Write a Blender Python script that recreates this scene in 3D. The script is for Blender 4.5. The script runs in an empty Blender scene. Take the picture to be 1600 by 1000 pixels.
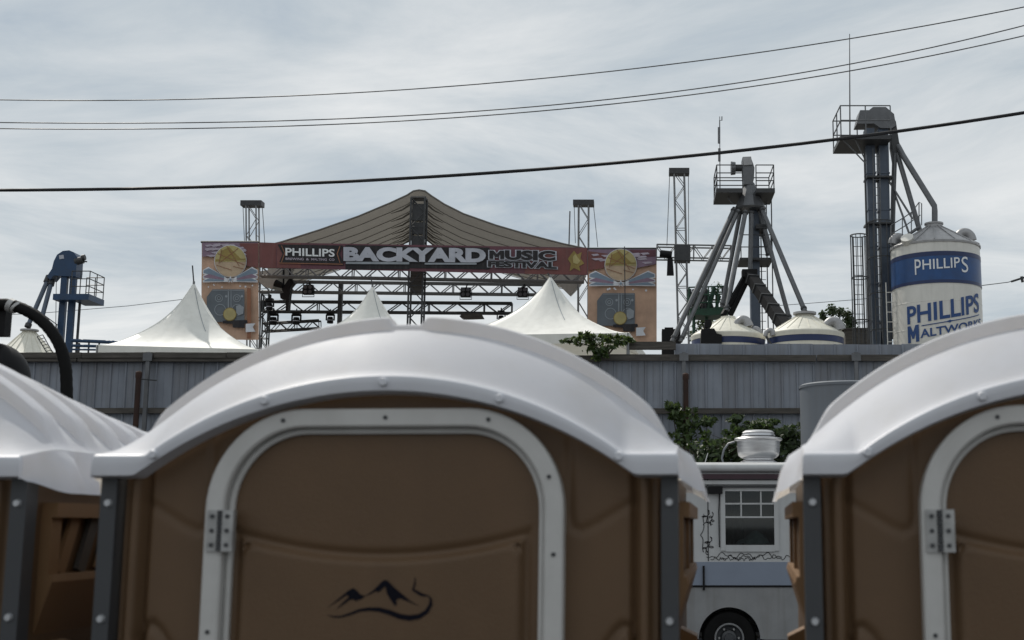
import bpy, math, random
from mathutils import Vector, Matrix
R = math.radians
random.seed(7)
scene = bpy.context.scene

# ------------------------------------------------------------------ camera, sky, sun, exposure
F, CX, CY, EYE = 2000.0, 1000.0, 500.0, 1.7          # focal length and optical centre in photo pixels
PITCH = math.atan(0.16)
cam_d = bpy.data.cameras.new('camera')
cam = bpy.data.objects.new('camera', cam_d)
scene.collection.objects.link(cam)
cam.location = (0, 0, EYE)
cam.rotation_euler = (math.pi/2 + PITCH, 0, 0)
cam_d.sensor_width = 36; cam_d.lens = 45
cam_d.shift_x = (800-CX)/1600
cam_d.clip_start = 0.05; cam_d.clip_end = 3000
cam_d.dof.use_dof = True; cam_d.dof.focus_distance = 45; cam_d.dof.aperture_fstop = 6.5
scene.camera = cam

SUN_EL, SUN_AZ = 50, -36                              # azimuth from +Y towards +X
to_sun = Vector((math.sin(R(SUN_AZ))*math.cos(R(SUN_EL)), math.cos(R(SUN_AZ))*math.cos(R(SUN_EL)), math.sin(R(SUN_EL))))
sd = bpy.data.lights.new('sun', 'SUN'); sd.energy = 3.1; sd.angle = R(1.0); sd.color = (1, .95, .87)
sun = bpy.data.objects.new('sun', sd); scene.collection.objects.link(sun)
sun.rotation_euler = to_sun.to_track_quat('Z', 'Y').to_euler()

world = bpy.data.worlds.new('World'); scene.world = world; world.use_nodes = True
def build_world():
    nt = world.node_tree; nt.nodes.clear(); N = nt.nodes.new; L = nt.links.new
    out = N('ShaderNodeOutputWorld'); bg = N('ShaderNodeBackground'); L(bg.outputs[0], out.inputs[0])
    bg.inputs[1].default_value = 0.1
    sky = N('ShaderNodeTexSky'); sky.sky_type = 'NISHITA'; sky.sun_disc = False
    sky.sun_elevation = R(SUN_EL); sky.sun_rotation = R(SUN_AZ); sky.dust_density = 2.0
    tc = N('ShaderNodeTexCoord'); sep = N('ShaderNodeSeparateXYZ'); L(tc.outputs['Generated'], sep.inputs[0])
    def math_(op, a, b):
        m = N('ShaderNodeMath'); m.operation = op
        for i, v in enumerate((a, b)):
            if isinstance(v, (int, float)): m.inputs[i].default_value = v
            else: L(v, m.inputs[i])
        return m.outputs[0]
    z = math_('ADD', math_('MAXIMUM', sep.outputs[2], 0.0), 0.10)     # a flat cloud deck seen in perspective
    u = math_('DIVIDE', sep.outputs[0], z); v = math_('DIVIDE', sep.outputs[1], z)
    def noise(su, sv, off, scale, detail, rough, dist):
        c = N('ShaderNodeCombineXYZ'); L(math_('MULTIPLY', u, su), c.inputs[0]); L(math_('MULTIPLY', v, sv), c.inputs[1]); c.inputs[2].default_value = off
        n = N('ShaderNodeTexNoise'); L(c.outputs[0], n.inputs['Vector'])
        n.inputs['Scale'].default_value = scale; n.inputs['Detail'].default_value = detail
        n.inputs['Roughness'].default_value = rough; n.inputs['Distortion'].default_value = dist
        return n.outputs[0]
    n1 = noise(.75, 1.0, 5.4, 1.45, 9, .62, .6)
    n2 = noise(.8, 1.0, 11.7, .55, 4, .5, .2)
    dens = math_('ADD', math_('MULTIPLY', n1, .65), math_('MULTIPLY', n2, .45))
    ramp = N('ShaderNodeValToRGB'); L(dens, ramp.inputs[0])
    e = ramp.color_ramp.elements
    e[0].position = .38; e[0].color = (.340, .405, .470, 1)
    e[1].position = .68; e[1].color = (.735, .745, .74, 1)
    a = e.new(.47); a.color = (.455, .505, .54, 1)
    b = e.new(.56); b.color = (.585, .615, .63, 1)
    gain = N('ShaderNodeVectorMath'); gain.operation = 'SCALE'; L(ramp.outputs[0], gain.inputs[0]); gain.inputs['Scale'].default_value = 11.6
    mix = N('ShaderNodeMix'); mix.data_type = 'RGBA'; mix.inputs['Factor'].default_value = .93
    L(sky.outputs[0], mix.inputs['A']); L(gain.outputs[0], mix.inputs['B'])
    L(mix.outputs['Result'], bg.inputs[0])
build_world()
vs = scene.view_settings
vs.view_transform = 'Standard'; vs.look = 'None'; vs.exposure = 0.0; vs.gamma = 1.0; vs.use_curve_mapping = False

# ------------------------------------------------------------------ helpers
def P(px, py, Y):
    """the point at depth Y that stands at photo pixel (px, py)"""
    x = (px-CX)/F; v = (CY-py)/F
    t = Y/(math.cos(PITCH)-math.sin(PITCH)*v)
    return Vector((x*t, Y, EYE+(math.sin(PITCH)+math.cos(PITCH)*v)*t))

col = scene.collection
def tag(o, label=None, cat=None, group=None, kind=None):
    if label: o['label'] = label
    if cat: o['category'] = cat
    if group: o['group'] = group
    if kind: o['kind'] = kind
    return o
def thing(name, label, cat, loc=(0, 0, 0), group=None, rz=0):
    o = bpy.data.objects.new(name, None); col.objects.link(o); o.location = loc; o.rotation_euler.z = rz
    o.empty_display_size = .2
    return tag(o, label, cat, group)
def root_loc(p):
    v = Vector((0, 0, 0))
    while p is not None: v += p.location; p = p.parent
    return v
def copy_tree(o, parent=None):
    c = o.copy(); col.objects.link(c); c.parent = parent
    for ch in list(o.children): copy_tree(ch, c)
    return c

class MB:
    def __init__(s): s.v = []; s.f = []
    def add(s, vs, fs):
        n = len(s.v); s.v += [Vector(v) for v in vs]; s.f += [tuple(i+n for i in f) for f in fs]; return s
    def box(s, c, size, rz=0, M=None):
        hx, hy, hz = (d/2 for d in size); c = Vector(c)
        m = M if M is not None else Matrix.Rotation(rz, 3, 'Z')
        vs = [c + m @ Vector((x*hx, y*hy, z*hz)) for x in (-1, 1) for y in (-1, 1) for z in (-1, 1)]
        return s.add(vs, [(0,1,3,2), (4,6,7,5), (0,4,5,1), (2,3,7,6), (0,2,6,4), (1,5,7,3)])
    def span(s, a, b):
        a, b = Vector(a), Vector(b); return s.box((a+b)/2, [abs(b[i]-a[i]) for i in range(3)])
    def bar(s, p, q, w, h, up=(0, 0, 1)):
        p, q = Vector(p), Vector(q); d = q-p; L = d.length; d.normalize(); up = Vector(up)
        x = d.cross(up)
        if x.length < 1e-4: x = d.cross(Vector((0, 1, 0)))
        x.normalize(); y = x.cross(d)
        M = Matrix((x, d, y)).transposed()
        return s.box((p+q)/2, (w, L, h), M=M)
    def cyl(s, p, q, r, r2=None, n=8, cap=True):
        p, q = Vector(p), Vector(q); d = (q-p).normalized(); r2 = r if r2 is None else r2
        x = d.orthogonal().normalized(); y = d.cross(x)
        vs = []
        for c, rr in ((p, r), (q, r2)):
            for i in range(n):
                a = 2*math.pi*i/n; vs.append(c+(x*math.cos(a)+y*math.sin(a))*rr)
        fs = [(i, (i+1) % n, n+(i+1) % n, n+i) for i in range(n)]
        if cap: fs += [tuple(range(n-1, -1, -1)), tuple(range(n, 2*n))]
        return s.add(vs, fs)
    def tube(s, pts, r, n=8):
        pts = [Vector(p) for p in pts]; vs = []; fs = []
        t0 = (pts[1]-pts[0]).normalized(); x = t0.orthogonal().normalized()
        for k, p in enumerate(pts):
            t = (pts[min(k+1, len(pts)-1)]-pts[max(k-1, 0)]).normalized()
            x = (x-t*x.dot(t)).normalized(); y = t.cross(x)
            rr = r[k] if isinstance(r, (list, tuple)) else r
            vs += [p+(x*math.cos(2*math.pi*i/n)+y*math.sin(2*math.pi*i/n))*rr for i in range(n)]
        for k in range(len(pts)-1):
            fs += [(k*n+i, k*n+(i+1) % n, (k+1)*n+(i+1) % n, (k+1)*n+i) for i in range(n)]
        fs += [tuple(range(n-1, -1, -1)), tuple(range((len(pts)-1)*n, len(pts)*n))]
        return s.add(vs, fs)
    def lathe(s, c, prof, n=32):
        c = Vector(c); vs = []; m = len(prof)
        for i in range(n):
            a = 2*math.pi*i/n
            vs += [c+Vector((r*math.cos(a), r*math.sin(a), z)) for r, z in prof]
        fs = [(i*m+j, ((i+1) % n)*m+j, ((i+1) % n)*m+j+1, i*m+j+1) for i in range(n) for j in range(m-1)]
        return s.add(vs, fs)
    def grid(s, nu, nv, fn):
        vs = [fn(i/nu, j/nv) for i in range(nu+1) for j in range(nv+1)]; w = nv+1
        return s.add(vs, [(i*w+j, (i+1)*w+j, (i+1)*w+j+1, i*w+j+1) for i in range(nu) for j in range(nv)])
    def poly(s, pts): return s.add(pts, [tuple(range(len(pts)))])
    def slab(s, pts, off):
        """polygon given thickness along vector off"""
        n = len(pts); off = Vector(off); pts = [Vector(p) for p in pts]
        return s.add(pts+[p+off for p in pts], [tuple(range(n)), tuple(range(2*n-1, n-1, -1))]+[(i, n+i, n+(i+1) % n, (i+1) % n) for i in range(n)])
    def truss(s, a, b, w, h, bays, rc=.03, rb=.015, up=(0, 0, 1)):
        a, b = Vector(a), Vector(b); d = (b-a); L = d.length; d.normalize(); up = Vector(up)
        side = d.cross(up).normalized(); up = side.cross(d).normalized()
        cs = [side*(sx*w/2)+up*(sy*h/2) for sx, sy in ((-1, -1), (1, -1), (1, 1), (-1, 1))]
        for c in cs: s.cyl(a+c, b+c, rc, n=6)
        for f in range(4):
            c0, c1 = cs[f], cs[(f+1) % 4]
            if f >= 2: c0, c1 = c1, c0
            if f in ((0, 2) if abs(d.z) < .7 else (1, 3)):                            # the flat faces carry only cross bars
                for k in range(0, bays+1, 2): s.cyl(a+d*(L*k/bays)+c0, a+d*(L*k/bays)+c1, rb, n=5, cap=False)
                continue
            for k in range(bays):
                p, q = a+d*(L*k/bays), a+d*(L*(k+1)/bays)
                s.cyl(p+(c0 if k % 2 else c1), q+(c1 if k % 2 else c0), rb, n=5, cap=False)
                if k % 4 == 0: s.cyl(p+c0, p+c1, rb, n=5, cap=False)
            s.cyl(b+c0, b+c1, rb, n=5, cap=False)
        return s
    def build(s, name, mat, parent=None, smooth=None, origin=None):
        me = bpy.data.meshes.new(name)
        if parent is not None: off = root_loc(parent)
        elif origin is not None: off = Vector(origin)
        else:
            xs = [v.x for v in s.v]; ys = [v.y for v in s.v]
            off = Vector(((min(xs)+max(xs))/2, (min(ys)+max(ys))/2, min(v.z for v in s.v)))
        me.from_pydata([v-off for v in s.v], [], s.f); me.update()
        if smooth is not None:
            me.shade_smooth(); me.set_sharp_from_angle(angle=R(smooth))
        me.materials.append(mat)
        o = bpy.data.objects.new(name, me); col.objects.link(o)
        if parent is not None: o.parent = parent
        else: o.location = off
        return o

def mat(name, c, rough=.6, metal=0.0, var=.15, scale=6.0, bump=0.0, bscale=60.0, stretch=(1, 1, 1), streak=0.0, rand=0.0, trans=None, spec=.5, dirt=None):
    m = bpy.data.materials.new(name); m.use_nodes = True
    nt = m.node_tree; N = nt.nodes.new; L = nt.links.new; b = nt.nodes['Principled BSDF']
    b.inputs['Roughness'].default_value = rough; b.inputs['Metallic'].default_value = metal
    b.inputs['Specular IOR Level'].default_value = spec
    tc = N('ShaderNodeTexCoord'); mp = N('ShaderNodeMapping'); mp.inputs['Scale'].default_value = stretch
    L(tc.outputs['Object'], mp.inputs[0])
    n = N('ShaderNodeTexNoise'); L(mp.outputs[0], n.inputs['Vector']); n.inputs['Scale'].default_value = scale; n.inputs['Detail'].default_value = 6; n.inputs['Roughness'].default_value = .6
    r = N('ShaderNodeMapRange'); L(n.outputs[0], r.inputs[0]); r.inputs[1].default_value = .3; r.inputs[2].default_value = .7
    r.inputs[3].default_value = 1-var; r.inputs[4].default_value = 1+var
    val = r.outputs[0]
    if rand:
        oi = N('ShaderNodeObjectInfo'); rr = N('ShaderNodeMapRange'); L(oi.outputs['Random'], rr.inputs[0]); rr.inputs[3].default_value = 1-rand; rr.inputs[4].default_value = 1+rand
        mm = N('ShaderNodeMath'); mm.operation = 'MULTIPLY'; L(val, mm.inputs[0]); L(rr.outputs[0], mm.inputs[1]); val = mm.outputs[0]
    sc = N('ShaderNodeVectorMath'); sc.operation = 'SCALE'; sc.inputs[0].default_value = c; L(val, sc.inputs['Scale'])
    colour = sc.outputs[0]
    if streak:                                        # rain-washed dirt running down, or blotches of wear
        m2 = N('ShaderNodeMapping'); m2.inputs['Scale'].default_value = (7, 7, .5); L(tc.outputs['Object'], m2.inputs[0])
        n2 = N('ShaderNodeTexNoise'); L(m2.outputs[0], n2.inputs['Vector']); n2.inputs['Scale'].default_value = 1.3; n2.inputs['Detail'].default_value = 7
        r2 = N('ShaderNodeMapRange'); L(n2.outputs[0], r2.inputs[0]); r2.inputs[1].default_value = .48; r2.inputs[2].default_value = .75; r2.inputs[4].default_value = streak
        mx = N('ShaderNodeMix'); mx.data_type = 'RGBA'; L(r2.outputs[0], mx.inputs['Factor']); L(colour, mx.inputs['A'])
        mx.inputs['B'].default_value = (*(dirt or (.09, .07, .05)), 1); colour = mx.outputs['Result']
    L(colour, b.inputs['Base Color'])
    rv = N('ShaderNodeMapRange'); L(n.outputs[0], rv.inputs[0]); rv.inputs[3].default_value = max(.03, rough-.12); rv.inputs[4].default_value = min(1, rough+.12); L(rv.outputs[0], b.inputs['Roughness'])
    if bump:
        nb = N('ShaderNodeTexNoise'); L(mp.outputs[0], nb.inputs['Vector']); nb.inputs['Scale'].default_value = bscale; nb.inputs['Detail'].default_value = 4
        bp = N('ShaderNodeBump'); bp.inputs['Strength'].default_value = bump; bp.inputs['Distance'].default_value = .01; L(nb.outputs[0], bp.inputs['Height']); L(bp.outputs[0], b.inputs['Normal'])
    if trans:                                         # thin moulded plastic or cloth that lets light through
        t = N('ShaderNodeBsdfTranslucent'); t.inputs[0].default_value = (*trans[1], 1)
        ms = N('ShaderNodeMixShader'); ms.inputs[0].default_value = trans[0]
        L(b.outputs[0], ms.inputs[1]); L(t.outputs[0], ms.inputs[2]); L(ms.outputs[0], nt.nodes['Material Output'].inputs[0])
    return m

M = {}
M['asphalt'] = mat('asphalt', (.05, .05, .052), .9, var=.3, scale=20, bump=.3)
M['yard'] = mat('yard_concrete', (.11, .105, .095), .9, var=.25, scale=3, bump=.2)
M['concrete'] = mat('concrete', (.3, .29, .27), .9, var=.25, scale=3, bump=.3, streak=.4)
M['roofplastic'] = mat('white_roof_plastic', (.73, .76, .83), .6, var=.04, scale=5, bump=.06, bscale=120, trans=(.38, (.97, .88, .77)), streak=.30, dirt=(.54, .53, .51))
M['lip'] = mat('thick_shaded_roof_edge_plastic', (.60, .61, .65), .45, var=.05, scale=9, streak=.1, dirt=(.5, .47, .43))  # opaque thick edge, also greyed so the front lip's shade is in its colour
M['brown'] = mat('brown_plastic', (.112, .066, .034), .5, spec=.35, var=.10, scale=3.5, bump=.12, bscale=300, streak=.22, dirt=(.16, .10, .055))
M['tan'] = mat('sunlit_brown_plastic', (.20, .115, .055), .55, spec=.35, var=.06, scale=5, bump=.05, bscale=260)  # lighter copy of the brown plastic: sunlight on side vents and ribs painted in
M['slate'] = mat('slate_strip', (.042, .045, .05), .5, var=.1)
M['frame'] = mat('grey_door_frame', (.50, .495, .48), .45, var=.06, scale=12, streak=.25, dirt=(.3, .28, .25))
M['zinc'] = mat('zinc_hinge', (.36, .36, .355), .45, .4, var=.2, scale=40)
M['bolt'] = mat('bolt_head', (.5, .51, .53), .35, .5, var=.1, scale=50)
M['navy'] = mat('navy_print', (.005, .005, .010), .7, var=.1, spec=.1)
M['louvre'] = mat('louvre_grey', (.06, .052, .045), .6, var=.1)
M['fence'] = mat('grey_cladding', (.215, .238, .28), .5, .0, var=.16, scale=1.8, streak=.5, rand=.10, dirt=(.125, .115, .11), bump=.5, bscale=2.2)
M['weather'] = mat('weathered_timber', (.075, .068, .06), .9, var=.45, scale=5, stretch=(.6, 4, 6), bump=.4, bscale=20)
M['rust'] = mat('rusty_pipe', (.034, .016, .011), .85, var=.4, scale=9, bump=.3)
M['galv'] = mat('galvanised_steel', (.125, .13, .138), .45, .3, var=.2, scale=5, streak=.2, dirt=(.12, .12, .12))
M['alu'] = mat('truss_aluminium', (.17, .175, .18), .45, .4, var=.2, scale=8)
M['dark'] = mat('dark_steel', (.045, .047, .05), .55, .2, var=.25, scale=8)
M['black'] = mat('black_equipment', (.008, .008, .009), .6, spec=.2, var=.3, scale=10)
M['lens'] = mat('lamp_glass', (.12, .12, .13), .15, .3, var=.2, scale=20)
M['rubber'] = mat('black_rubber', (.007, .007, .007), .7, var=.3, scale=12, bump=.1, spec=.15)
M['tent'] = mat('white_tent_vinyl', (.80, .80, .76), .5, var=.06, scale=4, trans=(.14, (.85, .84, .75)), bump=.35, bscale=3.5, streak=.16, dirt=(.5, .48, .42))
M['canopy'] = mat('stage_canopy_cloth', (.40, .385, .36), .8, var=.10, scale=2.5, streak=.15, trans=(.13, (.42, .40, .36)))
M['seam'] = mat('canopy_seam', (.16, .15, .135), .8)
M['silo'] = mat('white_silo_paint', (.66, .65, .61), .45, var=.06, scale=2, streak=.22, dirt=(.34, .33, .31))
M['siloroof'] = mat('silo_roof_steel', (.34, .34, .345), .45, .3, var=.15, scale=6, streak=.3, dirt=(.25, .25, .25))
M['cream'] = mat('cream_bin_paint', (.70, .68, .59), .5, var=.07, scale=3, streak=.2, dirt=(.4, .37, .3))
M['bandblue'] = mat('blue_band', (.008, .058, .19), .4, var=.2, scale=2)
M['bandnavy'] = mat('navy_band', (.008, .022, .09), .4, var=.1)
M['letterblue'] = mat('blue_lettering', (.015, .06, .20), .5, var=.08)
M['letterwhite'] = mat('white_lettering', (.72, .74, .76), .5, var=.05)
M['legblue'] = mat('blue_grey_casing', (.075, .098, .135), .5, .1, var=.15, scale=4, streak=.2, dirt=(.05, .06, .07))
M['towerblue'] = mat('deep_blue_steel', (.012, .042, .10), .45, .1, var=.2, scale=4)
M['green'] = mat('green_steel', (.015, .06, .035), .55, .1, var=.3, scale=6)
M['leaf'] = mat('leaf_green', (.04, .068, .02), .55, var=.7, scale=12, trans=(.3, (.14, .2, .04)))
M['leafdark'] = mat('leaf_dark_green', (.028, .048, .016), .55, var=.75, scale=12, trans=(.25, (.08, .13, .03)))
M['bark'] = mat('bark', (.06, .045, .03), .9, var=.3, scale=12, bump=.5)
M['vanwhite'] = mat('van_white_paint', (.46, .47, .475), .45, var=.06, scale=3, streak=.22, dirt=(.3, .28, .25))
M['vanpanel'] = mat('van_blue_grey_panel', (.20, .235, .30), .45, var=.05, scale=3)
M['vansilver'] = mat('van_silver_lower', (.24, .245, .25), .5, .1, var=.1, scale=4, streak=.3)
M['awning'] = mat('awning_maroon', (.045, .022, .03), .7, var=.2)
M['glass'] = mat('dark_window_glass', (.018, .022, .024), .06, var=.3, scale=2, spec=.8)
def glass_mat():
    m = bpy.data.materials.new('tinted_window_glass'); m.use_nodes = True; nt = m.node_tree; N = nt.nodes.new; L = nt.links.new; nt.nodes.clear()
    out = N('ShaderNodeOutputMaterial'); t = N('ShaderNodeBsdfTransparent'); t.inputs[0].default_value = (.55, .6, .6, 1); g = N('ShaderNodeBsdfGlossy'); g.inputs['Roughness'].default_value = .03
    f = N('ShaderNodeFresnel'); f.inputs[0].default_value = 1.5; mx = N('ShaderNodeMixShader'); L(f.outputs[0], mx.inputs[0]); L(t.outputs[0], mx.inputs[1]); L(g.outputs[0], mx.inputs[2]); L(mx.outputs[0], out.inputs[0]); return m
M['glass'] = glass_mat(); M['inside2'] = mat('dark_curtain', (.06, .065, .065), .9, var=.3, scale=6)
M['inside'] = mat('pale_cloth', (.35, .36, .36), .8, var=.3, scale=8)
M['spun'] = mat('spun_aluminium', (.6, .6, .61), .33, .85, var=.12, scale=6, stretch=(1, 1, 8))
M['ductgrey'] = mat('grey_tank_paint', (.13, .145, .165), .5, var=.06, scale=3, streak=.15)
M['cable'] = mat('cable_black', (.012, .012, .014), .7)
M['wire'] = mat('wire_grey', (.10, .105, .11), .6)
def flat(name, c, r=.75): return mat(name, c, r, var=.2, scale=1.4, bump=.6, bscale=2.0, streak=.12, dirt=(.2, .17, .16))
M['b_red'] = flat('print_red', (.17, .062, .058)); M['b_maroon'] = flat('print_maroon', (.125, .05, .066)); M['b_purple'] = flat('print_mauve', (.23, .16, .22))
M['b_pink'] = flat('print_lilac', (.42, .37, .44)); M['b_orange'] = flat('print_orange', (.50, .33, .235)); M['b_sand'] = flat('print_sand', (.46, .35, .24))
M['b_yellow'] = flat('print_yellow', (.42, .36, .16)); M['b_white'] = flat('print_white', (.60, .62, .66)); M['b_blue'] = flat('print_steel_blue', (.18, .24, .31))
M['b_grey'] = flat('print_grey', (.115, .135, .155)); M['b_lgrey'] = flat('print_pale_grey', (.27, .30, .33)); M['b_black'] = flat('print_black', (.014, .013, .016))
M['b_silver'] = flat('print_silver', (.44, .46, .52)); M['b_brown'] = flat('print_brown', (.25, .11, .06)); M['b_ochre'] = flat('print_ochre', (.27, .20, .06))

def text_geo(body, off=0.0, size=1.0):
    """flat lettering fitted to the unit square"""
    cu = bpy.data.curves.new('lettering', 'FONT'); cu.body = body; cu.size = size; cu.offset = off; cu.resolution_u = 4
    cu.space_character = 1.0
    o = bpy.data.objects.new('lettering', cu); col.objects.link(o)
    dg = bpy.context.evaluated_depsgraph_get(); me = bpy.data.meshes.new_from_object(o.evaluated_get(dg))
    vs = [(v.co.x, v.co.y) for v in me.vertices]; fs = [tuple(p.vertices) for p in me.polygons]
    bpy.data.objects.remove(o); bpy.data.curves.remove(cu); bpy.data.meshes.remove(me)
    return vs, fs
def cr(pts, k=5):
    """smooth curve through points"""
    pts = [Vector(p) for p in pts]; out = []
    for i in range(len(pts)-1):
        p0, p1, p2, p3 = (pts[max(0, min(len(pts)-1, j))] for j in (i-1, i, i+1, i+2))
        for j in range(k):
            t = j/k; out.append(.5*(2*p1+(p2-p0)*t+(2*p0-5*p1+4*p2-p3)*t*t+(3*p1-p0-3*p2+p3)*t**3))
    return out+[pts[-1]]
def text_unit(body, off=0.0, pad=0.0):
    if body == 'M':                                    # drawn letter: heavy, open shoulders
        o = max(0, off)*.8
        return [(-o, -o), (-o, 1+o), (.27+o, 1+o), (.5, .60+o), (.73-o, 1+o), (1+o, 1+o), (1+o, -o), (.74-o, -o), (.74-o, .56), (.58, .22-o), (.42, .22-o), (.26+o, .56), (.26+o, -o)], [(0, 1, 2, 11, 12), (2, 3, 10, 11), (3, 4, 8, 9), (3, 9, 10), (4, 5, 6, 7, 8)]
    vs0, _ = text_geo(body, 0.0); vs, fs = text_geo(body, off)
    x0 = min(v[0] for v in vs0); x1 = max(v[0] for v in vs0); y0 = min(v[1] for v in vs0); y1 = max(v[1] for v in vs0)
    return [((x-x0)/(x1-x0), (y-y0)/(y1-y0)) for x, y in vs], fs
def lerp(a, b, t): return a+(b-a)*t
def smooth(a, b, x):
    t = max(0, min(1, (x-a)/(b-a))); return t*t*(3-2*t)

# ------------------------------------------------------------------ ground
YARD = 3.9
tag(MB().poly([(-600, -600, 0), (600, -600, 0), (600, 1500, 0), (-600, 1500, 0)]).build('ground', M['asphalt'], origin=(0, 0, 0)), kind='structure')
tag(MB().span((-120, 20.55, .01), (120, 220, YARD)).build('upper_yard', M['yard']), kind='structure')
tag(MB().span((-120, 20.25, .0), (120, 20.53, YARD-.3)).build('retaining_wall', M['concrete']), kind='structure')

# ------------------------------------------------------------------ portable toilets
HW, DEPTH = .56, 1.2
EAVE = 1.789
def lip_top(x):
    ax = abs(x)
    if ax >= .46: return 1.834
    r = .776; z = 1.985-(r-math.sqrt(r*r-ax*ax))
    return max(1.834, z)
def lip_bot(x):
    ax = abs(x)
    if ax >= .485: return EAVE
    r = .80; z = 1.951-(r-math.sqrt(r*r-ax*ax))
    return max(EAVE, z)
def barrel(x):
    ax = min(abs(x), .555); h, w = .246, .56; r = (w*w+h*h)/(2*h)
    return 2.096-(r-math.sqrt(r*r-ax*ax))
def drop(d): return .145*max(0, d-.35)              # the ribbed vault falls towards the back
def toilet_roof():
    nx = 112
    xs = [-HW+2*HW*i/nx for i in range(nx+1)]
    # across: side flange, then the arch
    prof = []                                          # (depth, kind, value)
    for d, k, t in ((.02, 'b', 0), (-.024, 'b', .004), (-.034, 'm', .10), (-.037, 'm', .5), (-.0372, 'm', .84), (-.0366, 'm', .90), (-.0335, 'm', .965), (-.028, 'm', 1.0), (-.024, 'm', 1.012)): prof.append((d, k, t))
    for i in range(1, 13): prof.append((-.022+.152*i/12, 'f', i/12))
    d = .13
    while d < DEPTH-.1:                                # arched ribs across the roof
        for dd, h in ((.001, .0), (.004, .62), (.008, .9), (.016, 1), (.060, 1), (.074, .85), (.082, .4), (.088, 0), (.15, 0)): prof.append((d+dd, 'r', h))
        d += .15
    for dd, k, t in ((DEPTH+.0, 'r', 0), (DEPTH+.03, 'm', .8), (DEPTH+.035, 'm', .2), (DEPTH+.02, 'b', 0)): prof.append((dd, k, t))
    def zed(x, d, k, t):
        if k == 'b': return lip_bot(x)+t
        if k == 'm': return lerp(lip_bot(x), lip_top(x), t)
        if k == 'f': return lerp(lip_top(x), barrel(x)-drop(d), t*.6+math.sin(t*math.pi/2)*.4)
        gap = .45+.55*smooth(.030, .042, abs(x)) if d < .25 else 1     # the first rib is broken at the crown
        edge = 1-smooth(.50, .55, abs(x))
        return barrel(x)-drop(d)*(1-smooth(.3, .56, abs(x))*.75)+.031*t*gap*edge
    rows = []
    for d, k, t in prof:
        row = []
        fl = smooth(-.01, .10, d)
        wav = .012*math.cos((d-.13)/.15*2*math.pi)*fl
        z0 = zed(HW, d, k, t)
        tip = EAVE-.004-.022*fl
        side = [(HW+.006+.042*fl+wav*.5, tip), (HW+.004+.038*fl+wav*.5, tip+.010*fl+.002), (HW+.003+.028*fl+wav, lerp(tip, z0, .45)), (HW+.002+.012*fl+wav, lerp(tip, z0, .8)), (HW+.001, lerp(tip, z0, .97))] if k in 'fr' else [(HW+.004, lerp(EAVE, z0, .0)), (HW+.004, lerp(EAVE, z0, .3)), (HW+.0035, lerp(EAVE, z0, .6)), (HW+.003, lerp(EAVE, z0, .85)), (HW+.001, lerp(EAVE, z0, .97))]
        for sx, sz in side: row.append(Vector((-sx, d, sz)))
        for x in xs: row.append(Vector((x, d, zed(x, d, k, t))))
        for sx, sz in reversed(side): row.append(Vector((sx, d, sz)))
        rows.append(row)
    mb = MB(); n = len(rows[0])
    mb.add([p for r in rows for p in r], [(i*n+j, i*n+j+1, (i+1)*n+j+1, (i+1)*n+j) for i in range(len(rows)-1) for j in range(n-1)])
    return mb
def seg_dist(px, pz, pts):
    best = 9
    for (x0, z0), (x1, z1) in zip(pts, pts[1:]):
        dx, dz = x1-x0, z1-z0; t = max(0, min(1, ((px-x0)*dx+(pz-z0)*dz)/(dx*dx+dz*dz)))
        best = min(best, math.hypot(px-x0-dx*t, pz-z0-dz*t))
    return best
def arch_path(hw, top, r, zb, n=14, cx=0):
    pts = [(cx-hw, zb)]
    for i in range(n+1):
        a = math.pi-math.pi/2*i/n; pts.append((cx-hw+r+r*math.cos(a), top-r*1.04+r*1.04*math.sin(a)))
    for i in range(n+1):
        a = math.pi/2-math.pi/2*i/n; pts.append((cx+hw-r+r*math.cos(a), top-r*1.04+r*1.04*math.sin(a)))
    pts.append((cx+hw, zb)); return pts
def ring_strip(mb, po, pi, y0, y1, bev=.006):
    """frame between two arch outlines, proud from y1 to y0, edges eased"""
    n = len(po); vs = []
    for (ox, oz), (ix, iz) in zip(po, pi):
        e = Vector((ix-ox, 0, iz-oz)); e = e.normalized()*bev if e.length > 0 else e
        vs += [Vector((ox, y1, oz)), Vector((ox, y0+bev*.8, oz)), Vector((ox, y0, oz))+e, Vector((ix, y0, iz))-e, Vector((ix, y0+bev*.8, iz)), Vector((ix, y1, iz))]
    mb.add(vs, [(k*6+j, (k+1)*6+j, (k+1)*6+j+1, k*6+j+1) for k in range(n-1) for j in range(5)])
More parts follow.
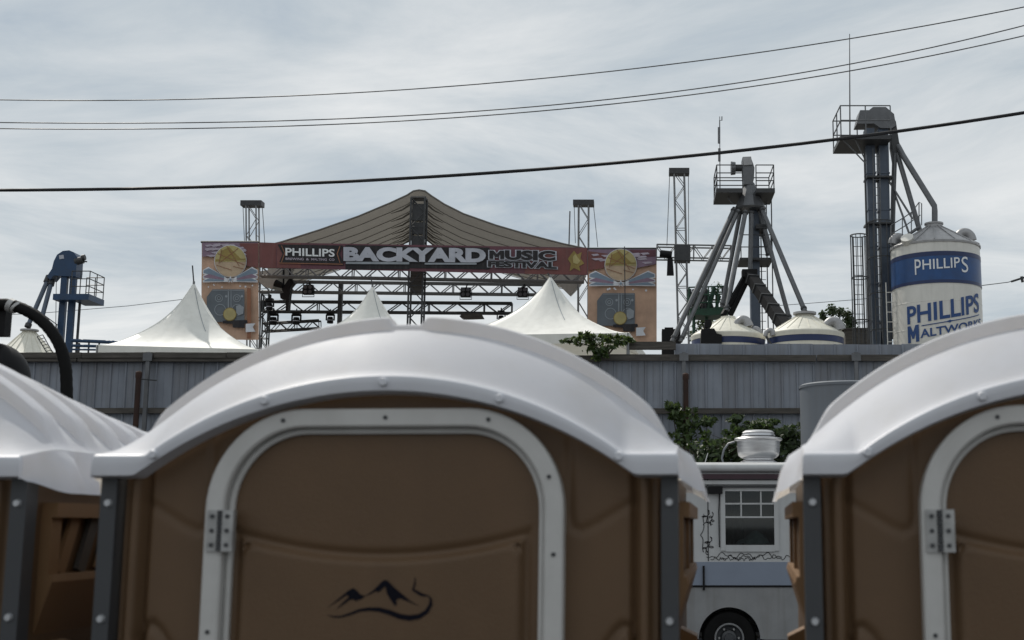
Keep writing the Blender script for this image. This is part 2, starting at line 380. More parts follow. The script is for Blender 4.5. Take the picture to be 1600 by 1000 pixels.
def make_toilet():
    t = thing('portable_toilet', 'x', 'toilet')
    rf = toilet_roof().build('roof', M['roofplastic'], t, smooth=42); rf.data.materials.append(M['lip'])
    for p in rf.data.polygons:
        if p.index//122 <= 7 or p.center.y > DEPTH+.02: p.material_index = 1
    # front wall: moulded sheet with pressed outlines
    gro = []
    for s in (-1, 1):
        gro.append([(s*.352, 1.93), (s*.353, 1.72), (s*.358, 1.695), (s*.376, 1.688), (s*.40, 1.698), (s*.478, 1.745)])
        gro.append([(s*.36, 1.38), (s*.372, 1.40), (s*.44, 1.497), (s*.455, 1.510), (s*.468, 1.508), (s*.478, 1.49), (s*.48, 1.1)])
    def front(u, v):
        x = lerp(-.522, .522, u); z = lerp(1.15, lip_bot(x)+.03, v)
        y = .03
        for k, g in enumerate(gro):
            d = seg_dist(x, z, g)
            if d < .04: y += (.0045 if k % 2 == 0 else .009)*math.exp(-(d/.008)**2)
        c = abs(abs(x)-.497); y -= .016*math.exp(-(c/.011)**4)-.012*math.exp(-((abs(x)-.477)/.006)**2)
        return Vector((x, y, z))
    MB().grid(260, 110, front).build('front_wall', M['brown'], t, smooth=70)
    MB().span((-.522, .028, .12), (.522, .05, 1.152)).build('lower_front_wall', M['brown'], t)
    # door and its frame
    po = arch_path(.3455, 1.921, .185, .2); pi = arch_path(.3095, 1.886, .152, .2)
    mb = MB(); ring_strip(mb, po, pi, -.014, .035, .004); mb.build('door_frame', M['frame'], t, smooth=22)
    p2 = arch_path(.309, 1.8855, .152, .2); p3 = arch_path(.297, 1.874, .14, .2)
    mb = MB(); ring_strip(mb, p2, p3, .006, .03, .004); mb.build('frame_rim', M['frame'], t, smooth=40)
    r = .14
    def doortop(x):
        hw = .303; ax = abs(x)
        if ax < hw-r: return 1.880
        q = min(1, (ax-(hw-r))/r); return 1.880-r*1.04*(1-math.sqrt(max(0, 1-q*q)))
    def door(u, v):
        x = -.3029*math.cos(u*math.pi); z = lerp(1.1, doortop(x), v)
        q = (x+.008)/.268
        pt = 1.630+.036*q*q                              # sagging top edge of the pressed panel
        d = min(pt-z, .268-abs(x+.008))
        if d > 0 and abs(x+.008) > .24 and z > pt-.03:
            d = .03-math.hypot(abs(x+.008)-.238, z-(pt-.03)) if True else d
        y = .018-.010*smooth(-.010, .006, d)+.006*math.exp(-((d+.014)/.008)**2)
        return Vector((x, y, z))
    dr = MB().grid(120, 190, door).build('door', M['brown'], t, smooth=70)
    MB().span((-.3025, .010, .2), (.3025, .03, 1.1)).build('lower_door', M['brown'], t)
    # hinge
    for hz in (1.689, .9):
        h = MB()
        h.span((-.3385, -.019, hz-.039), (-.3165, -.014, hz+.039)).span((-.3095, -.021, hz-.039), (-.2865, -.004, hz+.039))
        hg = h.build('hinge', M['zinc'], t)
        k = MB()
        for i in range(5): k.cyl((-.313, -.019, hz-.038+i*.0155), (-.313, -.019, hz-.024+i*.0155), .0055, n=10)
        k.build('hinge_knuckle', M['dark'], hg, smooth=40)
        for sx, sy in ((-.328, -.019), (-.298, -.021)):
            for dz in (-.027, 0, .027): MB().cyl((sx, sy+.001, hz+dz), (sx, sy-.0025, hz+dz), .0042, n=10).build('screw', M['dark'], hg)
    for x, z in ((0, 1.904), (-.2, 1.899), (.2, 1.899), (.328, 1.645), (.328, 1.45), (-.328, 1.5), (.318, 1.79)):
        MB().cyl((x, -.013, z), (x, -.0165, z), .0042, n=10).build('frame_screw', M['dark'], t)
    # printed mountain emblem (flat print a hair proud of the door)
    em = MB()
    def e(x, y): return Vector(((500+x/8-605)/808, .0065, 1.7+2.468*math.tan(PITCH-math.atan((890+y/8-500)/2000))))
    def stroke(pts, ws):
        n = len(pts); a = []; b = []
        for i, (x, y) in enumerate(pts):
            dx = pts[min(i+1, n-1)][0]-pts[max(i-1, 0)][0]; dy = pts[min(i+1, n-1)][1]-pts[max(i-1, 0)][1]; l = math.hypot(dx, dy)
            a.append(e(x-dy/l*ws[i]/2, y+dx/l*ws[i]/2)); b.append(e(x+dy/l*ws[i]/2, y-dx/l*ws[i]/2))
        em.add(a+b, [(i, i+1, n+i+1, n+i) for i in range(n-1)])
    em.poly([e(*p) for p in ((150, 490), (420, 260), (475, 235), (520, 270), (560, 315), (625, 335), (560, 385), (530, 380), (520, 405), (480, 380), (440, 380), (400, 410), (260, 510), (340, 425), (420, 350), (400, 320))])
    em.poly([e(*p) for p in ((600, 350), (720, 265), (830, 150), (865, 130), (900, 145), (985, 230), (1060, 290), (1180, 390), (1310, 470), (1180, 410), (1050, 360), (1010, 385), (1020, 440), (1000, 460), (940, 380), (895, 310), (870, 210), (800, 280), (765, 290), (770, 265), (690, 310))])
    stroke([(165, 580), (240, 600), (340, 595), (450, 560), (560, 515), (680, 500), (800, 505), (930, 540), (1060, 590), (1180, 610), (1300, 590), (1390, 530), (1440, 440), (1440, 370), (1410, 330), (1330, 320), (1260, 280), (1215, 255), (1235, 190), (1240, 100)],
           [6, 18, 24, 30, 34, 44, 54, 62, 66, 70, 62, 52, 42, 26, 14, 36, 34, 28, 20, 8])
    em.build('emblem', M['navy'], t)
    # corner strips, bolts
    for s in (-1, 1):
        st = MB().span((s*.530, .004, .1), (s*.562, .05, 1.792)).build('corner_strip', M['slate'], t)
        for z in (1.742, 1.522, 1.3, 1.0, .6, .25): MB().lathe((0, 0, 0), [(.0075, 0), (.007, .004), (.004, .007), (.0001, .008)], 12).v
        for z in (1.742, 1.522, 1.3, 1.0):
            b = MB(); b.cyl((s*.545, .005, z), (s*.545, -.003, z), .0085, .006, 12); b.build('bolt', M['bolt'], st, smooth=40)
    for x in (-.443, -.23, 0, .225, .452):
        z = lerp(lip_bot(x), lip_top(x), .56); b = MB(); b.cyl((x, -.034, z), (x, -.044, z), .0105, .007, 14); b.build('bolt', M['lip'], t, smooth=40)
    # side walls with vents
    for s in (-1, 1):
        X = s*.535
        sw = MB().span((X-.012, .05, .1), (X+.012, DEPTH, 1.80)).build('side_wall', M['brown'], t)
        # pressed frame around the vent, sloping slats inside
        f = MB()
        f.span((X, .10, 1.715), (X+s*.046, 1.10, 1.745)).slab([(X, .10, 1.47), (X+s*.012, .10, 1.48), (X+s*.044, .10, 1.585), (X+s*.040, .10, 1.60), (X, .10, 1.60)], (0, 1.0, 0)).span((X, .10, 1.60), (X+s*.034, .145, 1.715)).span((X, 1.06, 1.60), (X+s*.034, 1.10, 1.715)).span((X, .58, 1.60), (X+s*.034, .62, 1.715))
        f.build('vent_frame', M['tan'], sw)
        for i in range(10):
            y = .17+i*.092
            MB().bar((X+s*.022, y, 1.60), (X+s*.022, y+.06, 1.718), .010, .035, (0, 1, 0)).build('vent_slat', M['louvre'] if i % 2 else M['tan'], sw)
        g = MB()
        g.slab([(X, .14, 1.47), (X+s*.05, .2, 1.44), (X+s*.05, .2, .4), (X, .14, .36)], (0, .08, 0)).slab([(X, .6, 1.47), (X+s*.05, .66, 1.44), (X+s*.05, .66, .4), (X, .6, .36)], (0, .08, 0))
        g.build('side_rib', M['tan'], sw)
    MB().span((-.52, DEPTH-.02, .1), (.52, DEPTH, 1.86)).build('back_wall', M['brown'], t)
    MB().span((-.57, -.01, .0), (.57, DEPTH+.02, .105)).build('skid_base', M['slate'], t)
    return t
toilet = make_toilet()
spots = [((-.489, 2.475), -3.5, 'brown portable toilet with white arched roof, middle one with mountain emblem in full view'),
         ((.868, 2.385), -5.5, 'brown portable toilet with white arched roof, right of the food van'),
         ((-1.775, 2.565), -1.5, 'brown portable toilet with ribbed white roof, cut off at left edge beside the black hose')]
for i, ((x, y), a, lab) in enumerate(spots):
    o = toilet if i == 0 else copy_tree(toilet)
    o.location = (x, y, 0); o.rotation_euler.z = R(a)
    tag(o, lab, 'toilet', 'row of portable toilets')

# ------------------------------------------------------------------ corrugated fence
FY = 20.0
def zat(py, Y): return P(0, py, Y).z
def make_fence():
    t = thing('corrugated_fence', 'grey corrugated metal fence with weathered timber rails behind the toilets', 'fence', (0, FY, 0))
    def panel_mesh(name, w, z0, z1, ribs):
        pl = [];
        step = w/ribs
        for k in range(ribs):
            x = k*step
            pl += [(x, 0), (x+.012, -.022), (x+.034, -.022), (x+.046, 0), (x+step*.55, 0), (x+step*.56, -.006), (x+step*.60, -.006), (x+step*.61, 0)]
        pl.append((w+.03, .004))
        me = bpy.data.meshes.new(name)
        vs = [(x, y, z0) for x, y in pl]+[(x, y, z1) for x, y in pl]; n = len(pl)
        me.from_pydata(vs, [], [(i, i+1, n+i+1, n+i) for i in range(n-1)]); me.materials.append(M['fence']); return me
    zr, zl = zat(561, FY), zat(642, FY)
    W = .72
    lo = panel_mesh('panel', W, .05, zl-.02, 3); mid = panel_mesh('panel', W, zl-.06, zr+.02, 3)
    top = panel_mesh('panel', W, zr-.05, zat(536.5, FY), 2)
    x = -15.3; k = 0
    while x < 10:
        for me, dy in ((lo, .0), (mid, .012*(k % 2)+.02)):
            o = bpy.data.objects.new('panel', me); col.objects.link(o); o.parent = t; o.location = (x, dy+random.uniform(-.006, .006), random.uniform(-.012, .012))
            o.rotation_euler.y = R(random.uniform(-.2, .2)); o.rotation_euler.x = R(random.uniform(-.25, .25))
        if x > P(1030, 540, FY).x-.1:
            o = bpy.data.objects.new('panel', top); col.objects.link(o); o.parent = t; o.location = (x, .09, random.uniform(-.008, .008))
        x += W; k += 1
    # rails in lengths
    x = -15.3
    while x < 10:
        L = 3.0+random.uniform(-.4, .4)
        for z, h in ((zr, .10), (zl, .085)):
            MB().box((x+L/2-.01, FY-.075, z+random.uniform(-.012, .012)), (L-.02, .07, h), M=Matrix.Rotation(R(random.uniform(-.25, .25)), 3, 'Y')).build('rail', M['weather'], t)
        x += L
    # rough capping board on the left run, broken board in the middle
    a, b = P(20, 556, FY), P(470, 556, FY)
    n = 4
    for i in range(n):
        x0, x1 = lerp(a.x, b.x, i/n), lerp(a.x, b.x, (i+1)/n)
        MB().box(((x0+x1)/2, FY-.05, a.z-.005), (x1-x0-.01, .16, .085), M=Matrix.Rotation(R(random.uniform(-.4, .4)), 3, 'Y')).build('capping_board', M['weather'], t)
    a, b = P(983, 534, FY), P(1056, 546, FY)
    MB().span((a.x, FY-.02, a.z), (b.x, FY+.06, b.z)).build('broken_board', M['weather'], t)
    for px in (-120, 237, 560, 1068, 1335, 1600):
        q = P(px, 560, FY); MB().span((q.x-.03, FY-.16, 0), (q.x+.03, FY-.113, q.z+.08)).build('post', M['galv'], t)
        MB().box((q.x, FY-.17, q.z), (.14, .02, .12)).build('bracket', M['galv'], t)
make_fence()
for px, top_, bot, lab, arm in ((217, 583, 700, 'rusty thin pipe post with side arm beside left fence run', True), (1071.5, 586, 760, 'rusty thin pipe post standing above the brambles near the van', False)):
    q = P(px, top_, 19.6); t = thing('pipe_post', lab, 'post', (q.x, 19.6, 0), 'rusty pipe posts')
    MB().cyl((q.x, 19.6, 0), (q.x, 19.6, q.z), .042, n=10).build('pipe', M['rust'], t, smooth=40)
    MB().lathe((q.x, 19.6, q.z-.01), [(.05, -.06), (.05, .02), (.03, .04), (.0001, .045)], 10).build('cap', M['rust'], t)
    if arm: MB().cyl((q.x, 19.6, q.z-.09), (q.x+.24, 19.72, q.z-.10), .010, n=6).build('side_arm', M['dark'], t)

# ------------------------------------------------------------------ foliage
def leaves(mb, c, rad, n, size, rnd, shell=.35):
    c = Vector(c)
    for _ in range(n):
        d = Vector((rnd.gauss(0, 1), rnd.gauss(0, 1), rnd.gauss(0, 1))).normalized(); r = rnd.uniform(shell, 1)**.6
        p = c+Vector((d.x*rad[0], d.y*rad[1], d.z*rad[2]))*r
        nrm = (d+Vector((rnd.uniform(-1, 1), rnd.uniform(-1, 1), rnd.uniform(-.3, 1.2)))).normalized()
        a = nrm.orthogonal().normalized(); a = Matrix.Rotation(rnd.uniform(0, 6.28), 3, nrm) @ a; b = nrm.cross(a); s = size*rnd.uniform(.6, 1.3)
        mb.add([p-a*s, p-b*s*.45+nrm*s*.12, p+a*s, p+b*s*.45+nrm*s*.12], [(0, 1, 2), (0, 2, 3)])
def shrub(name, label, cat, spots, size, m, seed, stem_base, n=260, group=None):
    rnd = random.Random(seed); base = Vector(stem_base); t = thing(name, label, cat, base, group)
    lf = MB(); st = MB()
    for c, rad in spots:
        c = Vector(c); leaves(lf, c, rad, int(n), size, rnd, .05)
        mid = (base+c)/2+Vector((rnd.uniform(-.15, .15), 0, .1)); st.tube([base+Vector((rnd.uniform(-.05, .05), 0, 0)), mid, c], [.02, .014, .006], 5)
        for _ in range(7):
            q = c+Vector((rnd.uniform(-1, 1)*rad[0]*1.25, rnd.uniform(-1, 1)*rad[1], rnd.uniform(-.3, 1.25)*rad[2])); st.tube([c, (c+q)/2+Vector((0, 0, .03)), q], [.006, .005, .003], 4)
            leaves(lf, q, (rad[0]*.22, rad[1]*.22, rad[2]*.22), 12, size, rnd, 0)
    lf.build('foliage', m, t); st.build('stem', M['bark'], t)
    return t
g = 'brambles along the fence'
def S(px, py, Y, rx, rz, ry=.3): return (P(px, py, Y), (rx, ry, rz))
shrub('bramble_bush', 'dark green bramble bush spreading behind the food van roof fan', 'bush',
      [S(1112, 705, 18.6, .34, .20), S(1145, 700, 18.6, .3, .22), S(1205, 698, 18.6, .36, .22), S(1235, 690, 18.6, .22, .22), S(1165, 672, 18.7, .22, .10), S(1190, 664, 18.8, .18, .08), S(1228, 676, 18.6, .15, .08), S(1100, 722, 18.5, .4, .22), S(1180, 718, 18.5, .6, .22), S(1130, 716, 18.5, .5, .2), S(1225, 716, 18.5, .4, .25), S(1150, 655, 18.8, .08, .05)], .055, M['leafdark'], 3, (1.6, 18.7, 0), 210, g)
shrub('bramble_bush', 'sparse green bramble climbing around the rusty post above the toilet roof', 'bush',
      [S(1060, 650, 19.4, .12, .14), S(1080, 665, 19.3, .22, .22), S(1065, 690, 19.2, .2, .2), S(1105, 660, 19.3, .12, .06), S(1050, 636, 19.4, .1, .05)], .055, M['leaf'], 5, (.75, 19.35, 0), 90, g)
q = P(938, 560, 19.9)
shrub('ivy_clump', 'green leafy vine clump spilling over the fence top before the large tent', 'plant',
      [S(896, 533, 19.8, .14, .05, .15), S(925, 534, 19.8, .24, .07, .15), S(966, 535, 19.8, .20, .05, .15), S(932, 546, 19.75, .26, .08, .12), S(935, 556, 19.75, .1, .08, .1), S(920, 526, 19.85, .1, .04, .1), S(950, 527, 19.85, .12, .04, .1), S(978, 530, 19.85, .10, .04, .1)], .05, M['leaf'], 9, (q.x, 20.12, q.z-.1), 55)
def tree(label, px, Y, top, base_z, clumps, seed, size, n, m, group='trees behind the silos'):
    q = P(px, top, Y); rnd = random.Random(seed); b = Vector((q.x, Y, base_z)); t = thing('tree', label, 'tree', b, group)
    tr = MB(); cr = MB(); fork = Vector((q.x, Y, lerp(base_z, q.z, .55)))
    tr.tube([b, (b+fork)/2+Vector((.08, 0, 0)), fork], [.16, .13, .10], 8)
    for (cx, cy, rx, rz) in clumps:
        c = P(cx, cy, Y+rnd.uniform(-.4, .4)); tr.tube([fork, (fork+c)/2+Vector((0, 0, -.1)), c], [.06, .04, .015], 6); leaves(cr, c, (rx, rx, rz), n, size, rnd, .1)
    tr.build('trunk', M['bark'], t, smooth=60); cr.build('crown', m, t)
tree('dark round-clumped tree behind the cream bin beside the caged ladder', 1312, 60, 480, YARD,
     [(1286, 494, .22, .32), (1299, 484, .28, .3), (1312, 488, .3, .3), (1325, 493, .28, .4), (1318, 508, .6, .5), (1332, 520, .5, .5), (1300, 515, .5, .4), (1330, 505, .25, .3), (1292, 505, .3, .3)], 21, .10, 150, M['leafdark'])
tree('small leafy tree half hidden behind the green platform', 1105, 58, 440, YARD,
     [(1092, 515, .4, .4), (1110, 510, .45, .4), (1126, 515, .4, .4), (1098, 500, .35, .3), (1085, 525, .4, .3)], 22, .10, 110, M['leafdark'])

# ------------------------------------------------------------------ food van
def make_van():
    Y = 16.0; X0, X1 = -.15, 5.6; zt = 2.44
    t = thing('food_van', 'white step van food truck with window, black wheel and doodle artwork', 'van', ((X0+X1)/2, Y+1, 0))
    zp1, zp0 = zat(878, Y), zat(916, Y)
    wx = P(1140, 995, Y).x; wr = .33
    # lower side with wheel arch cut as a real opening
    def lower(name, m, z0, z1):
        mb = MB(); n = 40; ar = .375; zc = .33
        xs = sorted(set([X0, X1]+[wx+ar*math.cos(math.pi*i/n) for i in range(n+1)]+[lerp(X0, X1, i/24) for i in range(25)]))
        for a, b in zip(xs, xs[1:]):
            def lo(x): return max(z0, zc+math.sqrt(max(0, ar*ar-(x-wx)**2))) if abs(x-wx) < ar+1e-6 else z0
            mb.slab([(a, Y, lo(a)), (b, Y, lo(b)), (b, Y, z1), (a, Y, z1)], (0, .05, 0))
        return mb.build(name, m, t)
    lower('lower_side', M['vansilver'], .32, zp0)
    MB().span((X0, Y-.006, zp0+.012), (X1, Y+.05, zp1)).build('side_panel', M['vanpanel'], t)
    MB().span((X0, Y-.012, zp0-.012), (X1, Y+.02, zp0+.010)).build('trim_strip', M['black'], t)
    a, b = P(1127, 764, Y), P(1216, 858, Y)      # window opening
    up = MB()
    up.span((X0, Y, zp1), (a.x, Y+.05, zt)).span((b.x, Y, zp1), (X1, Y+.05, zt)).span((a.x, Y, a.z), (b.x, Y+.05, zt)).span((a.x, Y, zp1), (b.x, Y+.05, b.z))
    up.build('upper_side', M['vanwhite'], t)
    bd = MB(); bd.span((X0, Y+.05, .34), (X0+.05, Y+2.05, zt)).span((X1-.05, Y+.05, .34), (X1, Y+2.05, zt)).span((X0+.05, Y+2.0, .34), (X1-.05, Y+2.05, zt)).span((X0, Y+.6, .32), (X1, Y+1.9, .36))
    bd.build('body_shell', M['vanwhite'], t)
    MB().grid(2, 14, lambda u, v: Vector((lerp(X0, X1, u), Y-.02+v*2.1, zt+.06*math.sin(v*math.pi)**.5-.0))).build('roof', M['vanwhite'], t, smooth=60)
    z1 = zat(725, Y); z0 = zat(738, Y)
    MB().cyl((X0-.02, Y-.03, (z0+z1)/2), (X1+.02, Y-.03, (z0+z1)/2), (z1-z0)/2, n=12).build('roof_gutter', M['vanwhite'], t, smooth=50)
    aw = MB().span((X0+.1, Y-.09, zat(749, Y)), (X1-.1, Y-.001, zat(741, Y))).build('awning_roll', M['awning'], t)
    MB().span((.75, Y-.06, zat(757, Y)), (X1-.1, Y-.001, zat(751, Y))).build('awning_rail', M['vanwhite'], aw)
    MB().span((.80, Y-.05, zat(762, Y)), (X1-.1, Y-.001, zat(759, Y))).build('awning_rail', M['dark'], aw)
    q = P(1117, 766, Y); MB().span((q.x-.08, Y-.09, q.z-.045), (q.x+.09, Y-.001, q.z+.045)).build('side_lamp', M['black'], t)
    # window
    w = MB(); fw = .045
    w.span((a.x-.01, Y-.02, b.z-.02), (a.x+fw, Y+.03, a.z+.02)).span((b.x-fw, Y-.02, b.z-.02), (b.x+.01, Y+.03, a.z+.02)).span((a.x+fw, Y-.02, a.z-fw*.6), (b.x-fw, Y+.03, a.z+.02)).span((a.x+fw, Y-.025, b.z-.03), (b.x-fw, Y+.03, b.z+.05))
    wn = w.build('window', M['vanwhite'], t)
    for px in (1158, 1189): x = P(px, 800, Y).x; MB().span((x-.009, Y-.012, zat(808, Y)), (x+.009, Y+.012, a.z-.02)).build('muntin', M['vanwhite'], wn)
    for py in (787, 808): z = zat(py, Y); MB().span((a.x+fw, Y-.014, z-.010), (b.x-fw, Y+.014, z+.010)).build('muntin', M['vanwhite'], wn)
    W0, W1 = a, b
    MB().span((a.x+.01, Y+.016, b.z), (b.x-.01, Y+.022, a.z)).build('pane', M['glass'], wn)
    # doodle drawings: thin painted lines
    dd = MB(); rnd = random.Random(4)
    def curl(px, py, w, h, turns):
        pts = []
        for i in range(26):
            s = i/25; a_ = s*turns*6.28
            pts.append(P(px+w*(math.sin(a_)*.5+.35*math.sin(2.3*a_+1)), py+h*s+3*math.cos(1.7*a_), Y)+Vector((0, -.004, 0)))
        dd.tube(pts, .0045, 4)
    for c in ((1104, 795, 9, 26, 1.6), (1108, 838, 9, 24, 1.9), (1098, 800, 4, 60, 1.2), (1112, 800, 5, 22, 2.1), (1103, 845, 6, 20, 1.3)): curl(*c)
    def hcurl(px0, px1, py, amp, k):
        pts = [P(lerp(px0, px1, i/40), py+amp*math.sin(i*k)+amp*.7*math.sin(i*k*2.3+1), Y)+Vector((0, -.004, 0)) for i in range(41)]; dd.tube(pts, .004, 4)
    hcurl(1104, 1222, 868, 3.5, .55); hcurl(1125, 1240, 871, 3, .8); hcurl(1110, 1180, 873, 2.2, 1.1)
    dd.build('doodle_artwork', M['black'], t)
    for x in (.84, 2.1, 3.3, 4.5): MB().span((x-.006, Y-.005, zp1+.01), (x+.006, Y, zt-.12)).build('panel_seam', M['dark'], t)
    x = P(1099.5, 900, Y).x; MB().span((x-.012, Y-.03, zat(922, Y)), (x+.012, Y+.0, zat(884, Y))).build('door_handle', M['black'], t)
    MB().tube([P(1124, 772, Y)+Vector((0, -.02, 0)), P(1123, 800, Y)+Vector((0, -.02, 0)), P(1124, 855, Y)+Vector((0, -.02, 0))], .008, 5).build('wiring', M['cable'], t)
    for x in (wx, 4.6):
        wl = MB(); prof = [(.17, -.09), (.25, -.11), (.31, -.105), (wr, -.07), (wr, .07), (.31, .1), (.17, .09)]
        n = 40; vs = []; m_ = len(prof)
        for i in range(n):
            A = 2*math.pi*i/n; vs += [Vector((x+r*math.cos(A), Y+.16+y, .33+r*math.sin(A))) for r, y in prof]
        wl.add(vs, [(i*m_+j, ((i+1) % n)*m_+j, ((i+1) % n)*m_+j+1, i*m_+j+1) for i in range(n) for j in range(m_-1)])
        w_ = wl.build('wheel', M['rubber'], t, smooth=35)
        rm = MB(); prof = [(.18, -.085), (.17, -.10), (.155, -.095), (.145, -.04), (.10, -.03), (.09, -.075), (.06, -.085), (.055, -.11), (.0001, -.112)]; m_ = len(prof); vs = []
        for i in range(n):
            A = 2*math.pi*i/n; vs += [Vector((x+r*math.cos(A), Y+.16+y, .33+r*math.sin(A))) for r, y in prof]
        rm.add(vs, [(i*m_+j, ((i+1) % n)*m_+j, ((i+1) % n)*m_+j+1, i*m_+j+1) for i in range(n) for j in range(m_-1)])
        rm.build('rim', M['slate'], w_, smooth=35); MB().tube([(x+.172*math.cos(2*math.pi*i/40), Y+.058, .33+.172*math.sin(2*math.pi*i/40)) for i in range(41)], .012, 6).build('rim_edge', M['vansilver'], w_, smooth=60)
        for i in range(6): A = i*math.pi/3; MB().cyl((x+.12*math.cos(A), Y+.13, .33+.12*math.sin(A)), (x+.12*math.cos(A), Y+.10, .33+.12*math.sin(A)), .014, n=6).build('lug_nut', M['zinc'], w_)
    # pale bags behind the glass, seen through it
    def heap(u, v):
        x = lerp(1150, 1211, u); base = 856-24*max(0, math.sin(u*math.pi))**.7*math.sin(v*math.pi*.9+.2)
        p = P(x, base, Y); return Vector((p.x, Y+.07+v*.3, p.z+.03*math.sin(9*u+5*v)))
    MB().grid(20, 10, heap).build('stored_bags', M['inside'], t, smooth=60)
    MB().grid(14, 8, lambda u, v: Vector((lerp(a.x+.05, a.x+.3, u), Y+.25+.04*math.sin(u*14), lerp(b.z, a.z, v)))).build('curtain', M['inside2'], t, smooth=60)
    # rooftop fan
    fz = zt+.05; q = P(1185, 700, Y+.8); fc = Vector((q.x, Y+.8, 0)); za = zat(672, Y+.8); s = (za-fz)
    fn = thing('roof_fan', 'spun aluminium mushroom exhaust fan on the white van roof', 'exhaust fan', (fc.x, fc.y, fz))
    MB().lathe((fc.x, fc.y, fz), [(.0001, .0), (.24, .0), (.24, .05*s), (.20, .10*s), (.19, .20*s)], 40).build('curb', M['spun'], fn, smooth=40)
    MB().lathe((fc.x, fc.y, fz), [(.19, .14*s), (.23, .17*s), (.265, .24*s), (.275, .34*s), (.28, .66*s), (.31, .69*s), (.315, .73*s), (.30, .76*s), (.22, .755*s)], 40).build('windband', M['spun'], fn, smooth=40)
    MB().lathe((fc.x, fc.y, fz), [(.19, .72*s), (.195, .80*s), (.225, .82*s), (.215, .86*s), (.205, .90*s), (.215, .92*s), (.17, .985*s), (.0001, 1.0*s)], 40).build('motor_cap', M['spun'], fn, smooth=40)
    pts = [P(1148, 690, Y+.75), P(1138, 693, Y+.75), P(1131, 703, Y+.75), P(1128, 716, Y+.75), P(1132, 730, Y+.75)]
    MB().tube(pts, .013, 6).build('conduit', M['ductgrey'], fn, smooth=60)
    a, b = P(1100, 722, Y+.5), P(1106, 708, Y+.5); MB().cyl((a.x, Y+.5, zt), b, .006, n=5).build('aerial', M['vanwhite'], t)
    # folded cloth on the counter inside
    return t
make_van()
# grey tank beside the fence
q = P(1250, 602, 17.6); r = .62
t = thing('vertical_tank', 'smooth pale grey vertical tank top beside the right toilet roof', 'tank', (q.x+r, 17.6, 0))
MB().lathe((q.x+r, 17.6, 0), [(.0001, .0), (r, .0), (r, q.z-.02), (r-.02, q.z)], 48).build('shell', M['ductgrey'], t, smooth=40)
MB().lathe((q.x+r, 17.6, 0), [(r+.012, q.z-.05), (r+.012, q.z-.015), (r-.02, q.z+.004), (.0001, q.z+.03)], 48).build('lid', M['ductgrey'], t, smooth=40)

# ------------------------------------------------------------------ black hose at the left
def make_hose():
    Y = 7.5
    t = thing('suction_hose', 'thick black rubber hose arching from a dark tank at left edge', 'hose', P(5, 900, Y)*1)
    t.location.z = 0
    ctl = [(-70, 560), (-40, 492), (-5, 476), (22, 478), (48, 489), (72, 508), (91, 535), (101, 565), (104, 600), (104, 660), (98, 760), (90, 900)]
    pts = []
    for i in range(len(ctl)-1):
        p0, p1, p2, p3 = (ctl[max(0, min(len(ctl)-1, j))] for j in (i-1, i, i+1, i+2))
        for k in range(6):
            s = k/6; f = [.5*((2*p1[a])+(-p0[a]+p2[a])*s+(2*p0[a]-5*p1[a]+4*p2[a]-p3[a])*s*s+(-p0[a]+3*p1[a]-3*p2[a]+p3[a])*s**3) for a in (0, 1)]
            pts.append(P(f[0], f[1], Y))
    pts.append(Vector((pts[-1].x, Y, .06)))
    MB().tube(pts, [.033+.0022*(k % 2) for k in range(len(pts))], 14).build('hose', M['rubber'], t, smooth=60)
    for px, py, qx, qy in ((14, 474, 21, 476), (24, 477, 27, 479)):
        MB().cyl(P(px, py+2, Y), P(qx, qy+3, Y), .042, n=14).build('hose_clamp', M['zinc'], t, smooth=40)
    MB().span(P(-30, 484, Y+.05)+Vector((0, -.03, 0)), P(10, 525, Y+.05)+Vector((0, .05, 0))).build('valve_body', M['black'], t)
    c = P(-22, 585, Y); R_ = .20
    MB().lathe((c.x, Y+.1, 0), [(R_, 0), (R_, c.z-.02)]+[(R_*math.cos(a*math.pi/16), c.z-.02+R_*1.1*math.sin(a*math.pi/16)) for a in range(1, 9)], 32).build('tank', M['black'], t, smooth=50)
make_hose()

